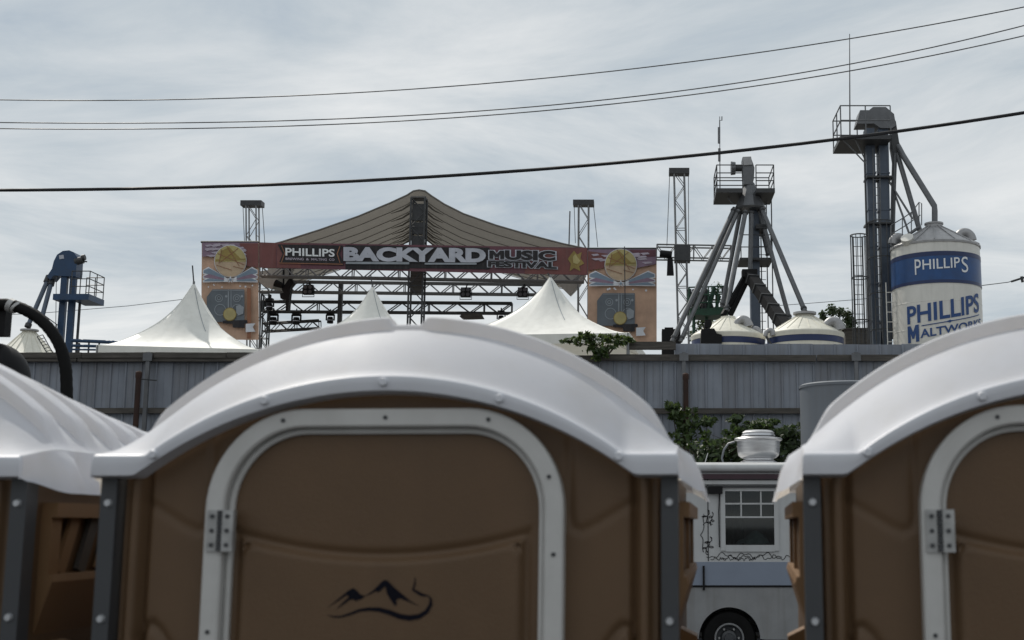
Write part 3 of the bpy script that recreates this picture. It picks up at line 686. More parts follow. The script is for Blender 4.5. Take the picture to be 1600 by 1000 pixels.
# ------------------------------------------------------------------ peak tents
def make_tent(label, px, py_peak, py_eave, Y, hw, yaw, finial):
    pk = P(px, py_peak, Y); ze = zat(py_eave, Y)
    t = thing('peak_tent', label, 'tent', (pk.x, Y, YARD), 'white peak tents behind the fence')
    rot = Matrix.Rotation(R(yaw), 3, 'Z'); H = pk.z-ze
    n = 64; rings = 22
    def sq(a):
        c, s = math.cos(a), math.sin(a); return hw/max(abs(c), abs(s))
    mb = MB()
    def pt(u, v):
        a = u*2*math.pi+math.pi/4; tt = v
        rsq = sq(a); k = smooth(.0, .75, tt); rad = lerp(hw*1.0, rsq, k)*tt
        cor = (rsq/hw-1)/.414                              # 1 at the corners: valleys run between them
        z = H*((1-tt)**1.75*.93+.07*(1-tt))-.045*H*math.sin(math.pi*tt)*(1-cor)
        z += .006*math.sin(a*40)*tt*(1-tt)*2
        return Vector((pk.x, Y, ze))+rot @ Vector((rad*math.cos(a), rad*math.sin(a), z))
    mb.grid(n, rings, lambda u, v: pt(u, .015+.985*v))
    mb.build('canopy', M['tent'], t, smooth=60)
    va = MB()
    for i in range(n):
        a0, a1 = 2*math.pi*i/n+math.pi/4, 2*math.pi*(i+1)/n+math.pi/4
        for a, b in ((a0, a1),):
            p, q = (Vector((pk.x, Y, ze))+rot @ Vector((sq(x)*math.cos(x), sq(x)*math.sin(x), 0)) for x in (a, b))
            va.add([p, q, q-Vector((0, 0, .2)), p-Vector((0, 0, .2))], [(0, 1, 2, 3)])
    va.build('valance', M['tent'], t)
    for k in range(4):
        a = math.pi/4+k*math.pi/2; c = Vector((pk.x, Y, 0))+rot @ Vector((sq(a)*math.cos(a)*.985, sq(a)*math.sin(a)*.985, 0))
        MB().cyl((c.x, c.y, YARD), (c.x, c.y, ze), .035, n=10).build('leg', M['alu'], t)
        sm = MB(); sm.tube([pt((k*.25) % 1, .02+.98*i/16)-Vector((0, 0, .004)) for i in range(17)], .008, 4)
        sm.build('seam', M['tent'], t)
    zp = MB(); zp.tube([pt(.70, .05+.45*i/12)+Vector((0, -.006, .006)) for i in range(13)], .008, 4); zp.build('zip_line', M['b_lgrey'], t)
    MB().cyl((pk.x, Y, pk.z-H*.6), (pk.x, Y, pk.z+.02), .03, n=8).build('centre_pole', M['alu'], t)
    if finial: MB().cyl((pk.x, Y, pk.z-.03), (pk.x-.06, Y, pk.z+finial), .018, n=6).build('finial', M['dark'], t)
make_tent('white peak tent at left, in front of the left artwork banner', 303, 441, 558, 31, 1.80, 12, .42)
make_tent('white peak tent in the middle, only its tip above the toilet roof', 582, 446, 548, 36, 1.86, 6, .30)
make_tent('largest white peak tent, right of centre behind the leafy vine clump', 860, 431, 543, 28, 2.0, -6, .06)

# ------------------------------------------------------------------ stage
SY = 50.0
def px_poly(mb, pts, Y): return mb.poly([P(x, y, Y) for x, y in pts])
def circ(x, y, r, n=28, ry=None): return [(x+r*math.cos(2*math.pi*i/n), y+(ry or r)*math.sin(2*math.pi*i/n)) for i in range(n)]
def ring(mb, x, y, r, w, Y, n=26):
    a = [P(*p, Y) for p in circ(x, y, r, n)]; b = [P(*p, Y) for p in circ(x, y, r-w, n)]
    mb.add(a+b, [(i, (i+1) % n, n+(i+1) % n, n+i) for i in range(n)])
def make_stage_roof():
    base = P(655, 520, 52); t = thing('stage_roof', 'grey brown stage canopy with central mast, peaked over the festival banner', 'stage roof', (base.x, 52, YARD))
    fr = [(404, 386), (440, 377), (500, 358), (560, 337), (610, 316), (636, 304), (646, 297.5), (655, 296), (664, 297.5), (674, 305), (694, 318), (724, 333), (775, 351), (830, 367), (880, 380), (918, 388)]
    pts = [P(x, y, 52) for x, y in fr]
    D = 7.4; sh = (P(655, 362, 52+D)-P(655, 296, 52))
    def surf(i, v):
        a = pts[i]; c = 4*(v*(1-v)); sag = .28*c*(1 if 0 < i < len(pts)-1 else .4)
        return a+Vector((sh.x*v, sh.y*v, sh.z*v*0-sag-.35*v))
    nv = 16; mb = MB(); n = len(pts)
    mb.add([surf(i, j/nv) for i in range(n) for j in range(nv+1)], [(i*(nv+1)+j, (i+1)*(nv+1)+j, (i+1)*(nv+1)+j+1, i*(nv+1)+j+1) for i in range(n-1) for j in range(nv)])
    cn = mb.build('canopy', M['canopy'], t, smooth=35)
    for j in range(0, nv+1, 2):
        MB().tube([surf(i, j/nv)-Vector((0, 0, .03)) for i in range(n)], .016 if j else .04, 5).build('seam', M['seam'], cn)
    # folds gathered towards the mast
    for sgn, idx in ((-1, 6), (1, 8)):
        for j in range(1, 8):
            v = j/8; p = surf(idx, v); q = surf(idx+sgn*2, v+.02); MB().tube([p-Vector((0, 0, .12)), (p+q)/2-Vector((0, 0, .16)), q-Vector((0, 0, .04))], [.05, .035, .01], 5).build('fold', M['seam'], cn)
    # cloth corners drawn down to the towers
    MB().slab([P(x, y, 52.5) for x, y in ((404, 424), (445, 418), (432, 440), (424, 452), (412, 447), (400, 436))], (0, 1.5, .2)).build('corner_cloth', M['canopy'], t)
    MB().slab([P(x, y, 52.5) for x, y in ((850, 424), (914, 428), (905, 444), (889, 461), (878, 450), (866, 436))], (0, 1.5, .2)).build('corner_cloth', M['canopy'], t)
    m = P(652.5, 400, 51.2).x; w = .56
    ms = MB(); zt = zat(311, 51.2); ms.truss((m, 51.2, YARD), (m, 51.2, zt), w, w, 18, .045, .022, up=(0, 1, 0)); mast = ms.build('mast', M['dark'], t)
    for py0, py1 in ((318, 345), (347, 366), (368, 386), (386, 420), (420, 458)):
        MB().span((m-w*.47, 51.12, zat(py1, 51.2)), (m+w*.47, 51.30, zat(py0, 51.2)-.03)).build('mast_panel', M['weather'] if py0 > 400 else M['dark'], mast)
    MB().span((m-.30, 50.95, zt-.02), (m+.30, 51.5, zt+.06)).build('mast_head', M['dark'], mast)
make_stage_roof()
def make_banner():
    Y = SY; tl, tr, br, bl = (432, 379), (918, 387), (918, 430), (432, 419)
    def Q(u, v, k=0): # u right, v up, k print layer
        top = (lerp(tl[0], tr[0], u), lerp(tl[1], tr[1], u)); bot = (lerp(bl[0], br[0], u), lerp(bl[1], br[1], u))
        return P(lerp(bot[0], top[0], v), lerp(bot[1], top[1], v), Y)+Vector((0, -.012*k+.004*math.sin(u*22), 0))
    def QP(x, y, k):   # photo pixel on the banner
        u = (x-432)/486; yt = lerp(379, 387, u); yb = lerp(419, 430, u); return Q(u, (yb-y)/(yb-yt), k)
    t = thing('festival_banner', 'long dark red banner reading BACKYARD MUSIC FESTIVAL across the stage', 'banner', P(675, 425, Y))
    MB().grid(120, 6, lambda u, v: Q(u, v)).build('cloth', M['b_maroon'], t, smooth=60)
    def shape(name, pts, m, k):
        # dense along x so that it follows the cloth's waves
        mb = MB(); mb.poly([QP(x, y, k) for x, y in pts]); return mb.build(name, m, t)
    def strip(name, x0, x1, f0, f1, m, k, n=40):
        mb = MB(); a = [QP(lerp(x0, x1, i/n), f0(i/n), k) for i in range(n+1)]; b = [QP(lerp(x0, x1, i/n), f1(i/n), k) for i in range(n+1)]
        mb.add(a+b, [(i, i+1, n+2+i, n+1+i) for i in range(n)]); return mb.build(name, m, t)
    strip('red_field', 820, 917, lambda s: lerp(388, 388, s), lambda s: lerp(428, 429.4, s), M['b_red'], 1)
    strip('red_field', 433, 470, lambda s: 380, lambda s: 418.6, M['b_red'], 1)
    strip('shadow_field', 540, 640, lambda s: lerp(383, 385, s), lambda s: 421, M['b_black'], 2)
    strip('shadow_field', 640, 765, lambda s: lerp(386, 387, s), lambda s: lerp(419, 421, s), M['b_black'], 2)
    shape('name_panel', [(434, 382), (536, 384), (531, 397), (538, 415), (436, 412), (442, 397)], M['b_black'], 3)
    for pts in ([(436, 410.5), (536, 412.5), (536, 414), (436, 412)], [(441, 384), (446, 396), (441, 410), (439.6, 410), (444.6, 396), (439.6, 384)], [(531, 385), (526.5, 397), (531, 411), (532.4, 411), (528, 397), (532.4, 385)]): shape('gold_line', pts, M['b_brown'], 4)
    def letter(body, x0, x1, y0a, y1a, y0b, y1b, m, k, off=0.0):
        vs, fs = text_unit(body, off); mb = MB()
        out = []
        for u, v in vs:
            x = lerp(x0, x1, u); yt = lerp(y0a, y0b, u); yb = lerp(y1a, y1b, u); out.append(QP(x, lerp(yb, yt, v), k))
        mb.add(out, fs); return mb.build('lettering', m, t)
    letter('PHILLIPS', 447, 523, 388, 399.5, 390, 401.5, M['letterwhite'], 5, .022)
    for w_, a_, b_ in (('BREWING', 447, 475), ('&', 479, 483), ('MALTING', 487, 511), ('CO', 515, 523)): letter(w_, a_, b_, 403+(a_-447)*.02, 406.5+(a_-447)*.02, 403+(b_-447)*.02, 406.5+(b_-447)*.02, M['b_pink'], 5, .015)
    letter('BACKYARD', 540, 757, 388, 407, 390, 409.5, M['b_black'], 5, .10)
    letter('BACKYARD', 540, 757, 388, 407, 390, 409.5, M['b_silver'], 7, .06)
    strip('under_bar', 541, 640, lambda s: lerp(409.5, 410, s), lambda s: lerp(413, 413.6, s), M['b_lgrey'], 6)
    strip('under_bar', 664, 745, lambda s: 411.2, lambda s: 414, M['b_lgrey'], 6)
    letter('M', 765, 788, 392, 405, 392.3, 405.4, M['b_silver'], 5, .11); letter('M', 765, 788, 392, 405, 392.3, 405.4, M['b_black'], 7, .0)
    letter('USIC', 791, 866, 392.4, 405.5, 393.5, 407, M['b_silver'], 5, .11); letter('USIC', 791, 866, 392.4, 405.5, 393.5, 407, M['b_black'], 7, .05)
    letter('FESTIVAL', 764, 869, 408.5, 417, 410.5, 420, M['b_silver'], 5, .11); letter('FESTIVAL', 764, 869, 408.5, 417, 410.5, 420, M['b_black'], 7, .05)
    shape('flower_print', [(892, 398), (897, 392), (902, 398), (909, 394), (907, 404), (913, 412), (905, 416), (907, 424), (897, 419), (890, 424), (892, 412), (887, 405)], M['b_ochre'], 3)
    shape('flower_print', [(895, 402), (899, 397), (903, 403), (907, 408), (902, 413), (896, 411)], M['b_yellow'], 4)
make_banner()
def side_banner(label, x0, x1, y0, y1, sx, sy, flip):
    Y = SY+.15; t = thing('artwork_banner', label, 'banner', P((x0+x1)/2, y1, Y), 'tall artwork banners flanking the stage')
    def grid_cloth(u, v):
        p = P(lerp(x0, x1, u), lerp(y1, y0, v), Y); p.y += .03*math.sin(u*17)+.02*math.sin(v*9); return p
    MB().grid(24, 24, grid_cloth).build('cloth', M['b_orange'], t, smooth=60)
    def sh(name, pts, m, k): return px_poly(MB(), pts, Y-.06-.012*k).build(name, m, t)
    w = x1-x0; cx = sx
    sh('sky_print', [(x0+1, y0+1), (x1-1, y0+1), (x1-1, y0+24), (cx+26, y0+30), (cx-26, y0+22), (x0+1, y0+23)], M['b_purple'], 1)
    sh('sky_print', [(cx+14, y0+2), (x1-1, y0+2), (x1-1, y0+40) if not flip else (x1-1, y0+12), (cx+26, y0+38 if not flip else y0+14)], M['b_red'] if not flip else M['b_maroon'], 2)
    if flip: sh('sky_print', [(x0+1, y0+4), (cx-20, y0+8), (cx-26, y0+30), (x0+1, y0+34)], M['b_red'], 2)
    rnd = random.Random(int(x0))
    for _ in range(22):
        a = rnd.uniform(x0+3, x1-22); b = y0+rnd.uniform(3, 22); l = rnd.uniform(8, 18); sh('cloud_print', [(a, b), (a+l, b-1), (a+l+3, b+1.5), (a+l*.4, b+3)], M['b_pink'], 3+_*.1)
    sh('sun_print', circ(cx, sy, 25.5), M['b_white'], 5); sh('sun_print', circ(cx, sy, 24.6), M['b_sand'], 6)
    sh('sun_cap', [(cx-24.4, sy+1)]+[(cx+24.4*math.cos(math.pi+math.pi*i/16), sy+24.4*math.sin(math.pi+math.pi*i/16)) for i in range(17)]+[(cx+24.4, sy+1)], M['b_yellow'], 7)
    sh('sun_cap', [(cx-23, sy-3), (cx+23, sy-4), (cx+23, sy-2), (cx-23, sy)], M['b_ochre'], 8)
    sh('sun_ray', [(cx-14, sy-16), (cx-2, sy-22), (cx+16, sy-4), (cx-16, sy-4)], M['b_ochre'], 7.5)
    for k_, (ax, ay, bx, by) in enumerate(((-20, -12, 22, 6), (-6, -24, 14, 8), (12, -20, -16, 2), (-22, 6, 2, 14), (4, 8, 20, 12), (-14, -18, -18, 4))):
        dx, dy = bx-ax, by-ay; l_ = math.hypot(dx, dy); nx, ny = -dy/l_*.45, dx/l_*.45
        sh('ink_line', [(cx+ax+nx, sy+ay+ny), (cx+bx+nx, sy+by+ny), (cx+bx-nx, sy+by-ny), (cx+ax-nx, sy+ay-ny)], M['b_brown'], 8.3+k_*.1)
    wy = sy+27
    for s in (-1, 1):
        ex = (x0+2 if s < 0 else x1-2)-cx
        for k, (a, b, m) in enumerate((((-17), (-8), 'b_blue'), ((-8), (-1), 'b_white'), ((-1), (5), 'b_blue'))):
            sh('wing_print', [(cx+s*3, wy+1+k*1.2), (cx+ex*.8, wy+a-1.2), (cx+ex, wy+a+4), (cx+ex, wy+b+1.2), (cx+s*3, wy+3+k*1.2)], M['b_white'], 9+k*.2)
            sh('wing_print', [(cx+ex*.22, wy+.5+k*1.2+a*.2), (cx+ex*.78, wy+a+1), (cx+ex*.97, wy+a+4.6), (cx+ex*.97, wy+b-.6), (cx+ex*.25, wy+1.2+k*1.2+b*.15)], M['b_blue'] if k != 1 else M['b_purple'], 10+k*.2)
    sh('star_print', [(cx+(5 if i % 2 == 0 else 2.2)*math.sin(i*math.pi/5), wy+2-(6.5 if i % 2 == 0 else 2.6)*math.cos(i*math.pi/5)) for i in range(10)], M['b_white'], 12)
    sh('star_print', circ(cx, wy+2, 2, 8), M['b_blue'], 13)
    # loudspeaker artwork
    a, b, c, d = cx-28, cx+22, wy+17, wy+68
    sh('speaker_print', [(a, c), (b, c), (b, d), (a-9, d), (a-9, c+12)], M['b_grey'], 4)
    sh('speaker_print', [(a, c+1), (b-1, c+1), (b-1, c+2), (a, c+2)], M['b_lgrey'], 5); sh('speaker_print', [(cx-4, c), (cx-2.4, c), (cx-2.4, d-10), (cx-4, d-10)], M['b_lgrey'], 5); sh('speaker_print', [(cx+.5, c), (cx+1.5, c), (cx+1.5, d-10), (cx+.5, d-10)], M['b_lgrey'], 5)
    rg = MB()
    for rx, ry, rr in ((cx-18, c+14, 6), (cx-18, c+14, 3), (cx+10, c+14, 6), (cx+10, c+14, 3), (cx-16, c+32, 9), (cx+11, c+32, 9)): ring(rg, rx, ry, rr, 1, Y-.06-.012*6)
    for rx, ry in ((cx-6.5, c+11), (cx+18, c+11)): px_poly(rg, circ(rx, ry, 2, 10), Y-.06-.012*6)
    rg.build('ring_print', M['b_lgrey'], t)
    sh('disc_print', circ(cx-1, c+39, 10.5), M['b_ochre'], 7); sh('disc_print', circ(cx-1, c+39, 9.3), M['b_yellow'], 8)
    sh('dark_print', [(cx-12, c+49), (cx+26, c+48), (cx+27, c+52), (cx+22, c+54), (cx+22, c+60), (cx+4, c+60), (cx+3, c+54), (cx-12, c+53)], M['b_black'], 6)
    sh('light_print', [(cx+9, c+26), (cx+15, c+24), (cx+21, c+28), (cx+20, c+38), (cx+13, c+41), (cx+9, c+37)], M['b_lgrey'], 7)
    sh('ribbon_print', [(cx+24, c+54), (cx+39, c+53), (cx+35, c+59), (cx+39, c+66), (cx+24, c+67)], M['b_white'], 8)
    for _ in range(7): sh('dot_print', circ(rnd.uniform(x0+10, x1-10), wy+rnd.uniform(9, 14), rnd.uniform(.8, 1.8), 8), M['b_white'], 6+_*.1)
    if not flip: sh('edge_print', [(cx+26, c-2), (cx+32, c-2), (cx+32, y1-2), (cx+26, y1-2)], M['b_brown'], 4)
    MB().cyl(P(x0-1, y0, Y), P(x1+1, y0, Y), .045, n=6).build('top_bar', M['dark'], t)
    if flip: MB().cyl(P(cx+6, y0, Y)+Vector((0, -.4, 0)), P(cx+7, c+28, Y)+Vector((0, -.4, 0)), .02, n=6).build('hanging_pole', M['dark'], t)
side_banner('tall orange artwork banner left of the stage behind the left tent', 315, 404.5, 378, 531, 360, 408, False)
side_banner('tall orange artwork banner right of the stage behind the largest tent', 918.5, 1026, 388.5, 534, 970, 414, True)
t = MB()
tag(t.slab([P(x, y, SY+.1) for x, y in ((405, 378.5), (433, 379.5), (433, 419), (405, 418))], (0, .03, 0)).build('banner_return', M['b_red'], None), 'short plain red banner piece joining left artwork banner to long banner', 'banner')

def truss_thing(label, a, b, w, h, bays, m, rc=.035, rb=.02, vert=False, group='lighting trusses'):
    mb = MB(); mb.truss(a, b, w, h, bays, rc, rb, up=(0, 1, 0) if vert else (0, 0, 1)); return tag(mb.build('truss', M[m], None), label, 'truss', group)
truss_thing('upper lighting truss right under the long red banner', P(408, 424, 51.6), P(912, 433, 51.6), .34, .42, 28, 'alu', .045, .026)
truss_thing('second lighting truss carrying the square lamps', P(405, 448, 54.5), P(860, 453, 54.5), .34, .45, 24, 'alu', .045, .024)
truss_thing('third lighting truss crossing behind the tent tips', P(411, 479, 57), P(800, 482, 57), .34, .46, 18, 'dark', .05, .028)
truss_thing('lowest short dark truss above the middle toilet roof at left', P(412, 512, 57.5), P(500, 507, 57.5), .4, .36, 7, 'dark', .04, .022)
truss_thing('horizontal truss between right artwork banner and spouts', P(1026, 394, 49.6), P(1142, 396, 49.6), .5, .52, 8, 'alu', .032, .018)
for px, lab in ((533, 'dark vertical stage post left of the middle tent tip'), ):
    q = P(px, 440, 55.5); tag(MB().span((q.x-.09, 55.4, YARD), (q.x+.09, 55.6, q.z)).build('stage_post', M['dark']), lab, 'post')
def tower(label, px, top, bottom_px, Y, w, hw, ropes, bays, rc=.035):
    a = P(px, top+2, Y); zb = YARD; bx = a.x+(P(bottom_px, 530, Y).x-a.x)*1.0
    t = thing('truss_tower', label, 'truss tower', (bx, Y, zb), 'stage truss towers')
    dirv = (P(bottom_px, 530, Y)-a); bot = a+dirv*((a.z-zb)/(a.z-P(bottom_px, 530, Y).z))
    mb = MB(); mb.truss(bot, a, w, w, bays, rc, .016, up=(0, 1, 0)); mb.build('mast', M['alu'], t)
    MB().box(a+Vector((0, 0, .0)), (hw, .5, .22)).build('head_block', M['dark'], t)
    for s, (dx, dy) in ropes.items():
        MB().cyl(a+Vector((s*hw*.46, 0, 0)), P(dx, dy, Y), .014, n=5).build('chain', M['dark'], t)
    q = P(lerp(px, bottom_px, .3), 385, Y); return t
tower('truss tower left of the stage peak above left artwork banner', 394.5, 317, 396, 52.6, .42, .88, {-1: (382, 380), 1: (414, 384)}, 16)
tower('truss tower right of the stage peak behind the red banner end', 912, 316, 911, 52.6, .42, .88, {-1: (899, 380), 1: (934, 386)}, 16)
tower('tallest truss tower, right of the right artwork banner', 1061, 267, 1068, 49, .40, .8, {-1: (1042, 384), 1: (1076, 385)}, 20)
t = tag(MB().box(P(1066, 397, 49), (.62, .62, .62)).build('sleeve_block', M['dark']), 'dark truss sleeve block on the tallest tower', 'sleeve block')
q = P(890.5, 330, 52); tag(MB().cyl(q, P(889, 385, 52), .03, n=6).build('aerial_pole', M['galv']), 'thin pole beside right truss tower', 'pole')
q = P(416, 460, 56.6)
truss_thing('dark ladder-like truss leg at left under the canopy corner', (q.x, 56.6, YARD), q, .32, .32, 16, 'dark', .04, .02, True)

# stage lamps
def blinder(px, py, Y, lab):
    c = P(px, py, Y); s = .42
    t = thing('blinder_lamp', lab, 'stage lamp', c, 'square stage lamps')
    MB().box(c, (s, .22, s*.98)).build('housing', M['black'], t)
    for dx in (-.1, .1):
        for dz in (-.1, .1): MB().cyl(c+Vector((dx, -.11, dz)), c+Vector((dx, -.135, dz)), .075, .08, 14).build('lens', M['lens'], t, smooth=40)
    MB().tube([c+Vector((x, 0, z)) for x, z in ((-.25, .05), (-.25, -.30), (.25, -.30), (.25, .05))], .02, 5).build('yoke', M['dark'], t)
    MB().cyl(c+Vector((0, 0, .2)), c+Vector((.06, 0, .36)), .03, n=6).build('clamp', M['black'], t)
blinder(482, 453, 54.2, 'square four-cell stage lamp left of the middle tent tip')
blinder(728, 457, 54.2, 'square four-cell stage lamp between mast and largest tent')
blinder(817, 457, 54.2, 'square four-cell stage lamp touching the largest tent slope')
def mover(px, py, Y, lab, s=1.0):
    c = P(px, py, Y); t = thing('moving_lamp', lab, 'stage lamp', c, 'round black stage lamps')
    MB().box(c+Vector((0, 0, .30*s)), (.34*s, .3*s, .14*s)).build('base', M['black'], t)
    MB().slab([c+Vector((x*s, -.06, z*s)) for x, z in ((-.22, .24), (.22, .24), (.22, -.05), (.17, -.05), (.17, .18), (-.17, .18), (-.17, -.05), (-.22, -.05))], (0, .12, 0)).build('yoke', M['black'], t)
    MB().lathe(c, [(.0001, .14*s), (.12*s, .12*s), (.15*s, 0), (.16*s, -.16*s), (.15*s, -.2*s), (.0001, -.19*s)], 16).build('head', M['black'], t, smooth=40)
    MB().lathe(c, [(.155*s, -.03*s), (.165*s, -.05*s), (.155*s, -.07*s)], 16).build('trim_ring', M['b_silver'], t)
    MB().cyl(c+Vector((0, 0, .36*s)), c+Vector((0, 0, .52*s)), .03, n=6).build('clamp', M['black'], t)
mover(463, 500, 57, 'round black stage lamp hanging at centre left under third truss')
mover(427, 500, 56.8, 'round black stage lamp hanging next to the ladder-like truss leg', 1.05)
mover(516, 499, 57, 'round black stage lamp half hidden by the middle toilet roof', .9)
mover(421, 478, 56, 'black stage lamp inside the ladder-like truss leg', .9)
mover(783, 497, 57, 'round black stage lamp just left of the largest tent', .9)
def hoist_cluster():
    c = P(447, 445, 52.2); t = thing('followspot', 'bulky black spotlight cluster under left end of the banner', 'spotlight', c)
    MB().slab([P(x, y, 52.2) for x, y in ((440, 452), (446, 443), (451, 436), (457, 436), (459, 442), (454, 448), (452, 462), (450, 486), (446, 486), (447, 468), (438, 466), (437, 459), (443, 457))], (0, .35, 0)).build('body', M['black'], t)
    MB().cyl(P(430, 442, 52.2), P(442, 447, 52.2), .16, .11, 12).build('barrel', M['black'], t, smooth=40)
    for x in (443, 453): MB().cyl(P(x, 418, 52.2), P(x, 446, 52.2), .045, n=6).build('drop_pole', M['black'], t)
hoist_cluster()
def speaker_motor():
    c = P(1046, 400, 48.6); t = thing('hoist_motor', 'black hoist motor with hanging bag beside the tallest truss tower', 'hoist', c)
    MB().cyl(P(1031, 396, 48.6), P(1050, 398, 48.6), .14, n=12).build('motor', M['black'], t, smooth=40)
    a = P(1041, 404, 48.6); MB().slab([P(x, y, 48.6) for x, y in ((1043, 402), (1051, 402), (1053, 429), (1042, 429))], (0, .25, 0)).build('chain_bag', M['black'], t)
speaker_motor()
t = thing('camera_drone_shelf', 'small dark equipment tray above the toilet roof between trusses', 'tray', P(737, 492, 55)); t.name = 'equipment_tray'
MB().slab([P(x, y, 55) for x, y in ((718, 494), (722, 490), (752, 490), (755, 496), (722, 497))], (0, .5, 0)).build('tray', M['weather'], t)

# ------------------------------------------------------------------ railings and ladders
def railing(pts, h, levels, r, closed=False, mid=1):
    mb = MB(); pts = [Vector(p) for p in pts]
    for i, p in enumerate(pts): mb.cyl(p, p+Vector((0, 0, h)), r, n=5)
    prs = list(zip(pts, pts[1:]))+([(pts[-1], pts[0])] if closed else [])
    for a, b in prs:
        for k in range(1, mid): m = a+(b-a)*(k/mid); mb.cyl(m, m+Vector((0, 0, h)), r, n=5)
        for l in levels: mb.cyl(a+Vector((0, 0, h*l)), b+Vector((0, 0, h*l)), r, n=5)
    return mb
def ladder(a, b, w, step, r):
    mb = MB(); a, b = Vector(a), Vector(b); x = Vector((w/2, 0, 0)); mb.cyl(a-x, b-x, r, n=5); mb.cyl(a+x, b+x, r, n=5); n = int((b-a).length/step)
    for i in range(1, n): p = a+(b-a)*(i/n); mb.cyl(p-x, p+x, r*.8, n=4)
    return mb
def cage(cx, cy, z0, z1, rad, hoops, bars, r, arc=2*math.pi, start=0):
    mb = MB()
    for i in range(hoops):
        z = lerp(z0, z1, i/(hoops-1)); mb.tube([(cx+rad*math.cos(start+arc*k/16), cy+rad*math.sin(start+arc*k/16), z) for k in range(17)], r*1.4, 4)
    for k in range(bars): a = start+arc*k/(bars-1 if arc < 6.2 else bars); mb.cyl((cx+rad*math.cos(a), cy+rad*math.sin(a), z0), (cx+rad*math.cos(a), cy+rad*math.sin(a), z1), r, n=4)
    return mb

# ------------------------------------------------------------------ big silo
def make_silo():
    Y = 40.0; c = P(1460.5, 388, Y); Rr = 68.5/2000*40.6; ze = c.z; cx = c.x
    t = thing('malt_silo', 'tall white malt silo with blue band and PHILLIPS MALTWORKS lettering', 'silo', (cx, Y, YARD))
    MB().lathe((cx, Y, 0), [(Rr, YARD), (Rr, ze)], 96).build('shell', M['silo'], t, smooth=40)
    zb0, zb1 = zat(441, Y-Rr), zat(392.5, Y-Rr)
    for k in range(7):
        z = zb0-.55-k*.85
        if z > YARD: MB().lathe((cx, Y, z), [(Rr, -.012), (Rr+.006, -.004), (Rr+.006, .004), (Rr, .012)], 64).build('sheet_seam', M['silo'], t, smooth=60)
    MB().lathe((cx, Y, 0), [(Rr+.001, zb0), (Rr+.012, zb0), (Rr+.012, zb1), (Rr+.001, zb1)], 96).build('blue_band', M['bandblue'], t, smooth=40)
    for z0, z1 in ((zb0-.01, zb0+.09), (zb1-.13, zb1+.01)): MB().lathe((cx, Y, 0), [(Rr+.012, z0), (Rr+.017, z0), (Rr+.017, z1), (Rr+.012, z1)], 96).build('band_edge', M['bandnavy'], t, smooth=40)
    apex = zat(356, Y)
    MB().lathe((cx, Y, 0), [(Rr+.03, ze-.08), (Rr+.04, ze-.02), (Rr+.02, ze), (.27, apex), (.27, apex+.10), (.30, apex+.10), (.30, apex+.15), (.0001, apex+.15)], 28).build('roof', M['siloroof'], t)
    for i in range(14):
        a = 2*math.pi*i/14; MB().cyl((cx+(Rr+.02)*math.cos(a), Y+(Rr+.02)*math.sin(a), ze+.02), (cx+.28*math.cos(a), Y+.28*math.sin(a), apex+.02), .016, n=4).build('roof_rib', M['siloroof'], t)
    face = math.atan2(-cx, -Y) # towards the camera
    dirc = Vector((-cx, -Y, 0)).normalized(); right = Vector((-dirc.y, dirc.x, 0))
    if right.x < 0: right = -right
    def on(th, z, off): return Vector((cx, Y, z))+(right*math.sin(th)+dirc*math.cos(th))*(Rr+off)
    def wrap(body, px0, px1, a0, b0, a1, b1, m, off, bold):
        t0, t1 = math.asin((px0-1460.5)/68.5), math.asin(min(.995, (px1-1460.5)/68.5)); vs, fs = text_unit(body, bold); out = []
        for u, v in vs:
            th = lerp(t0, t1, u); py = lerp(lerp(b0, b1, u), lerp(a0, a1, u), v); out.append(on(th, zat(py, Y-Rr*math.cos(th)), off))
        mb = MB(); mb.add(out, fs); mb.build('lettering', m, t)
    wrap('P', 1430.5, 1439.5, 404, 428, 404, 428, M['letterwhite'], .03, .0)
    wrap('HILLIP', 1442, 1496, 405, 420, 403.5, 419, M['letterwhite'], .03, .008)
    wrap('S', 1498.5, 1508, 403, 427.5, 403, 427.5, M['letterwhite'], .03, .0)
    wrap('PHILLIPS', 1417, 1522, 478, 505, 461, 489, M['letterblue'], .02, .022)
    wrap('M', 1416.5, 1433, 509, 535, 506, 532, M['letterblue'], .02, .010)
    wrap('ALTWORKS', 1435.5, 1524, 514, 527, 500, 511, M['letterblue'], .02, .022)
    mb = MB(); n = 40; a = []; b = []
    for i in range(n+1):
        u = i/n; th = lerp(math.asin((1437-1460.5)/68.5), math.asin((1522-1460.5)/68.5), u); py = lerp(508, 494, u); k = .7+1.6*math.exp(-((u-.42)/.02)**2)
        Yq = Y-Rr*math.cos(th); a.append(on(th, zat(py-k, Yq), .02)); b.append(on(th, zat(py+k, Yq), .02))
    mb.add(a+b, [(i, i+1, n+2+i, n+1+i) for i in range(n)]); mb.build('underline', M['letterblue'], t)
    # gooseneck vent, hatches
    def goose(px, py, Y_, s, flip):
        p = P(px, py, Y_); pts = [p+Vector((flip*x*s, 0, z*s)) for x, z in ((-.30, -.32), (-.26, -.02), (-.12, .16), (.08, .18), (.22, .06), (.27, -.12))]
        q_ = cr(pts); return MB().tube(q_, [lerp(.15*s, .19*s, i/(len(q_)-1)) for i in range(len(q_))], 18)
    goose(1507, 371, Y, .85, 1).build('gooseneck_vent', M['siloroof'], t, smooth=50)
    goose(1404, 377, Y, .75, -1).build('gooseneck_vent', M['siloroof'], t, smooth=50)
    p = P(1419, 378, Y-.8); MB().cyl(p, p+Vector((-.06, -.12, .12)), .20, n=20).build('hatch', M['silo'], t, smooth=40)
    # stair rails on the roof
    mb = MB()
    pts = [P(1392, 352, Y-.5), P(1412, 340, Y-.5), P(1425, 331, Y-.5), P(1436, 316, Y-.5), P(1440, 318, Y-.5), P(1440, 352, Y-.5)]
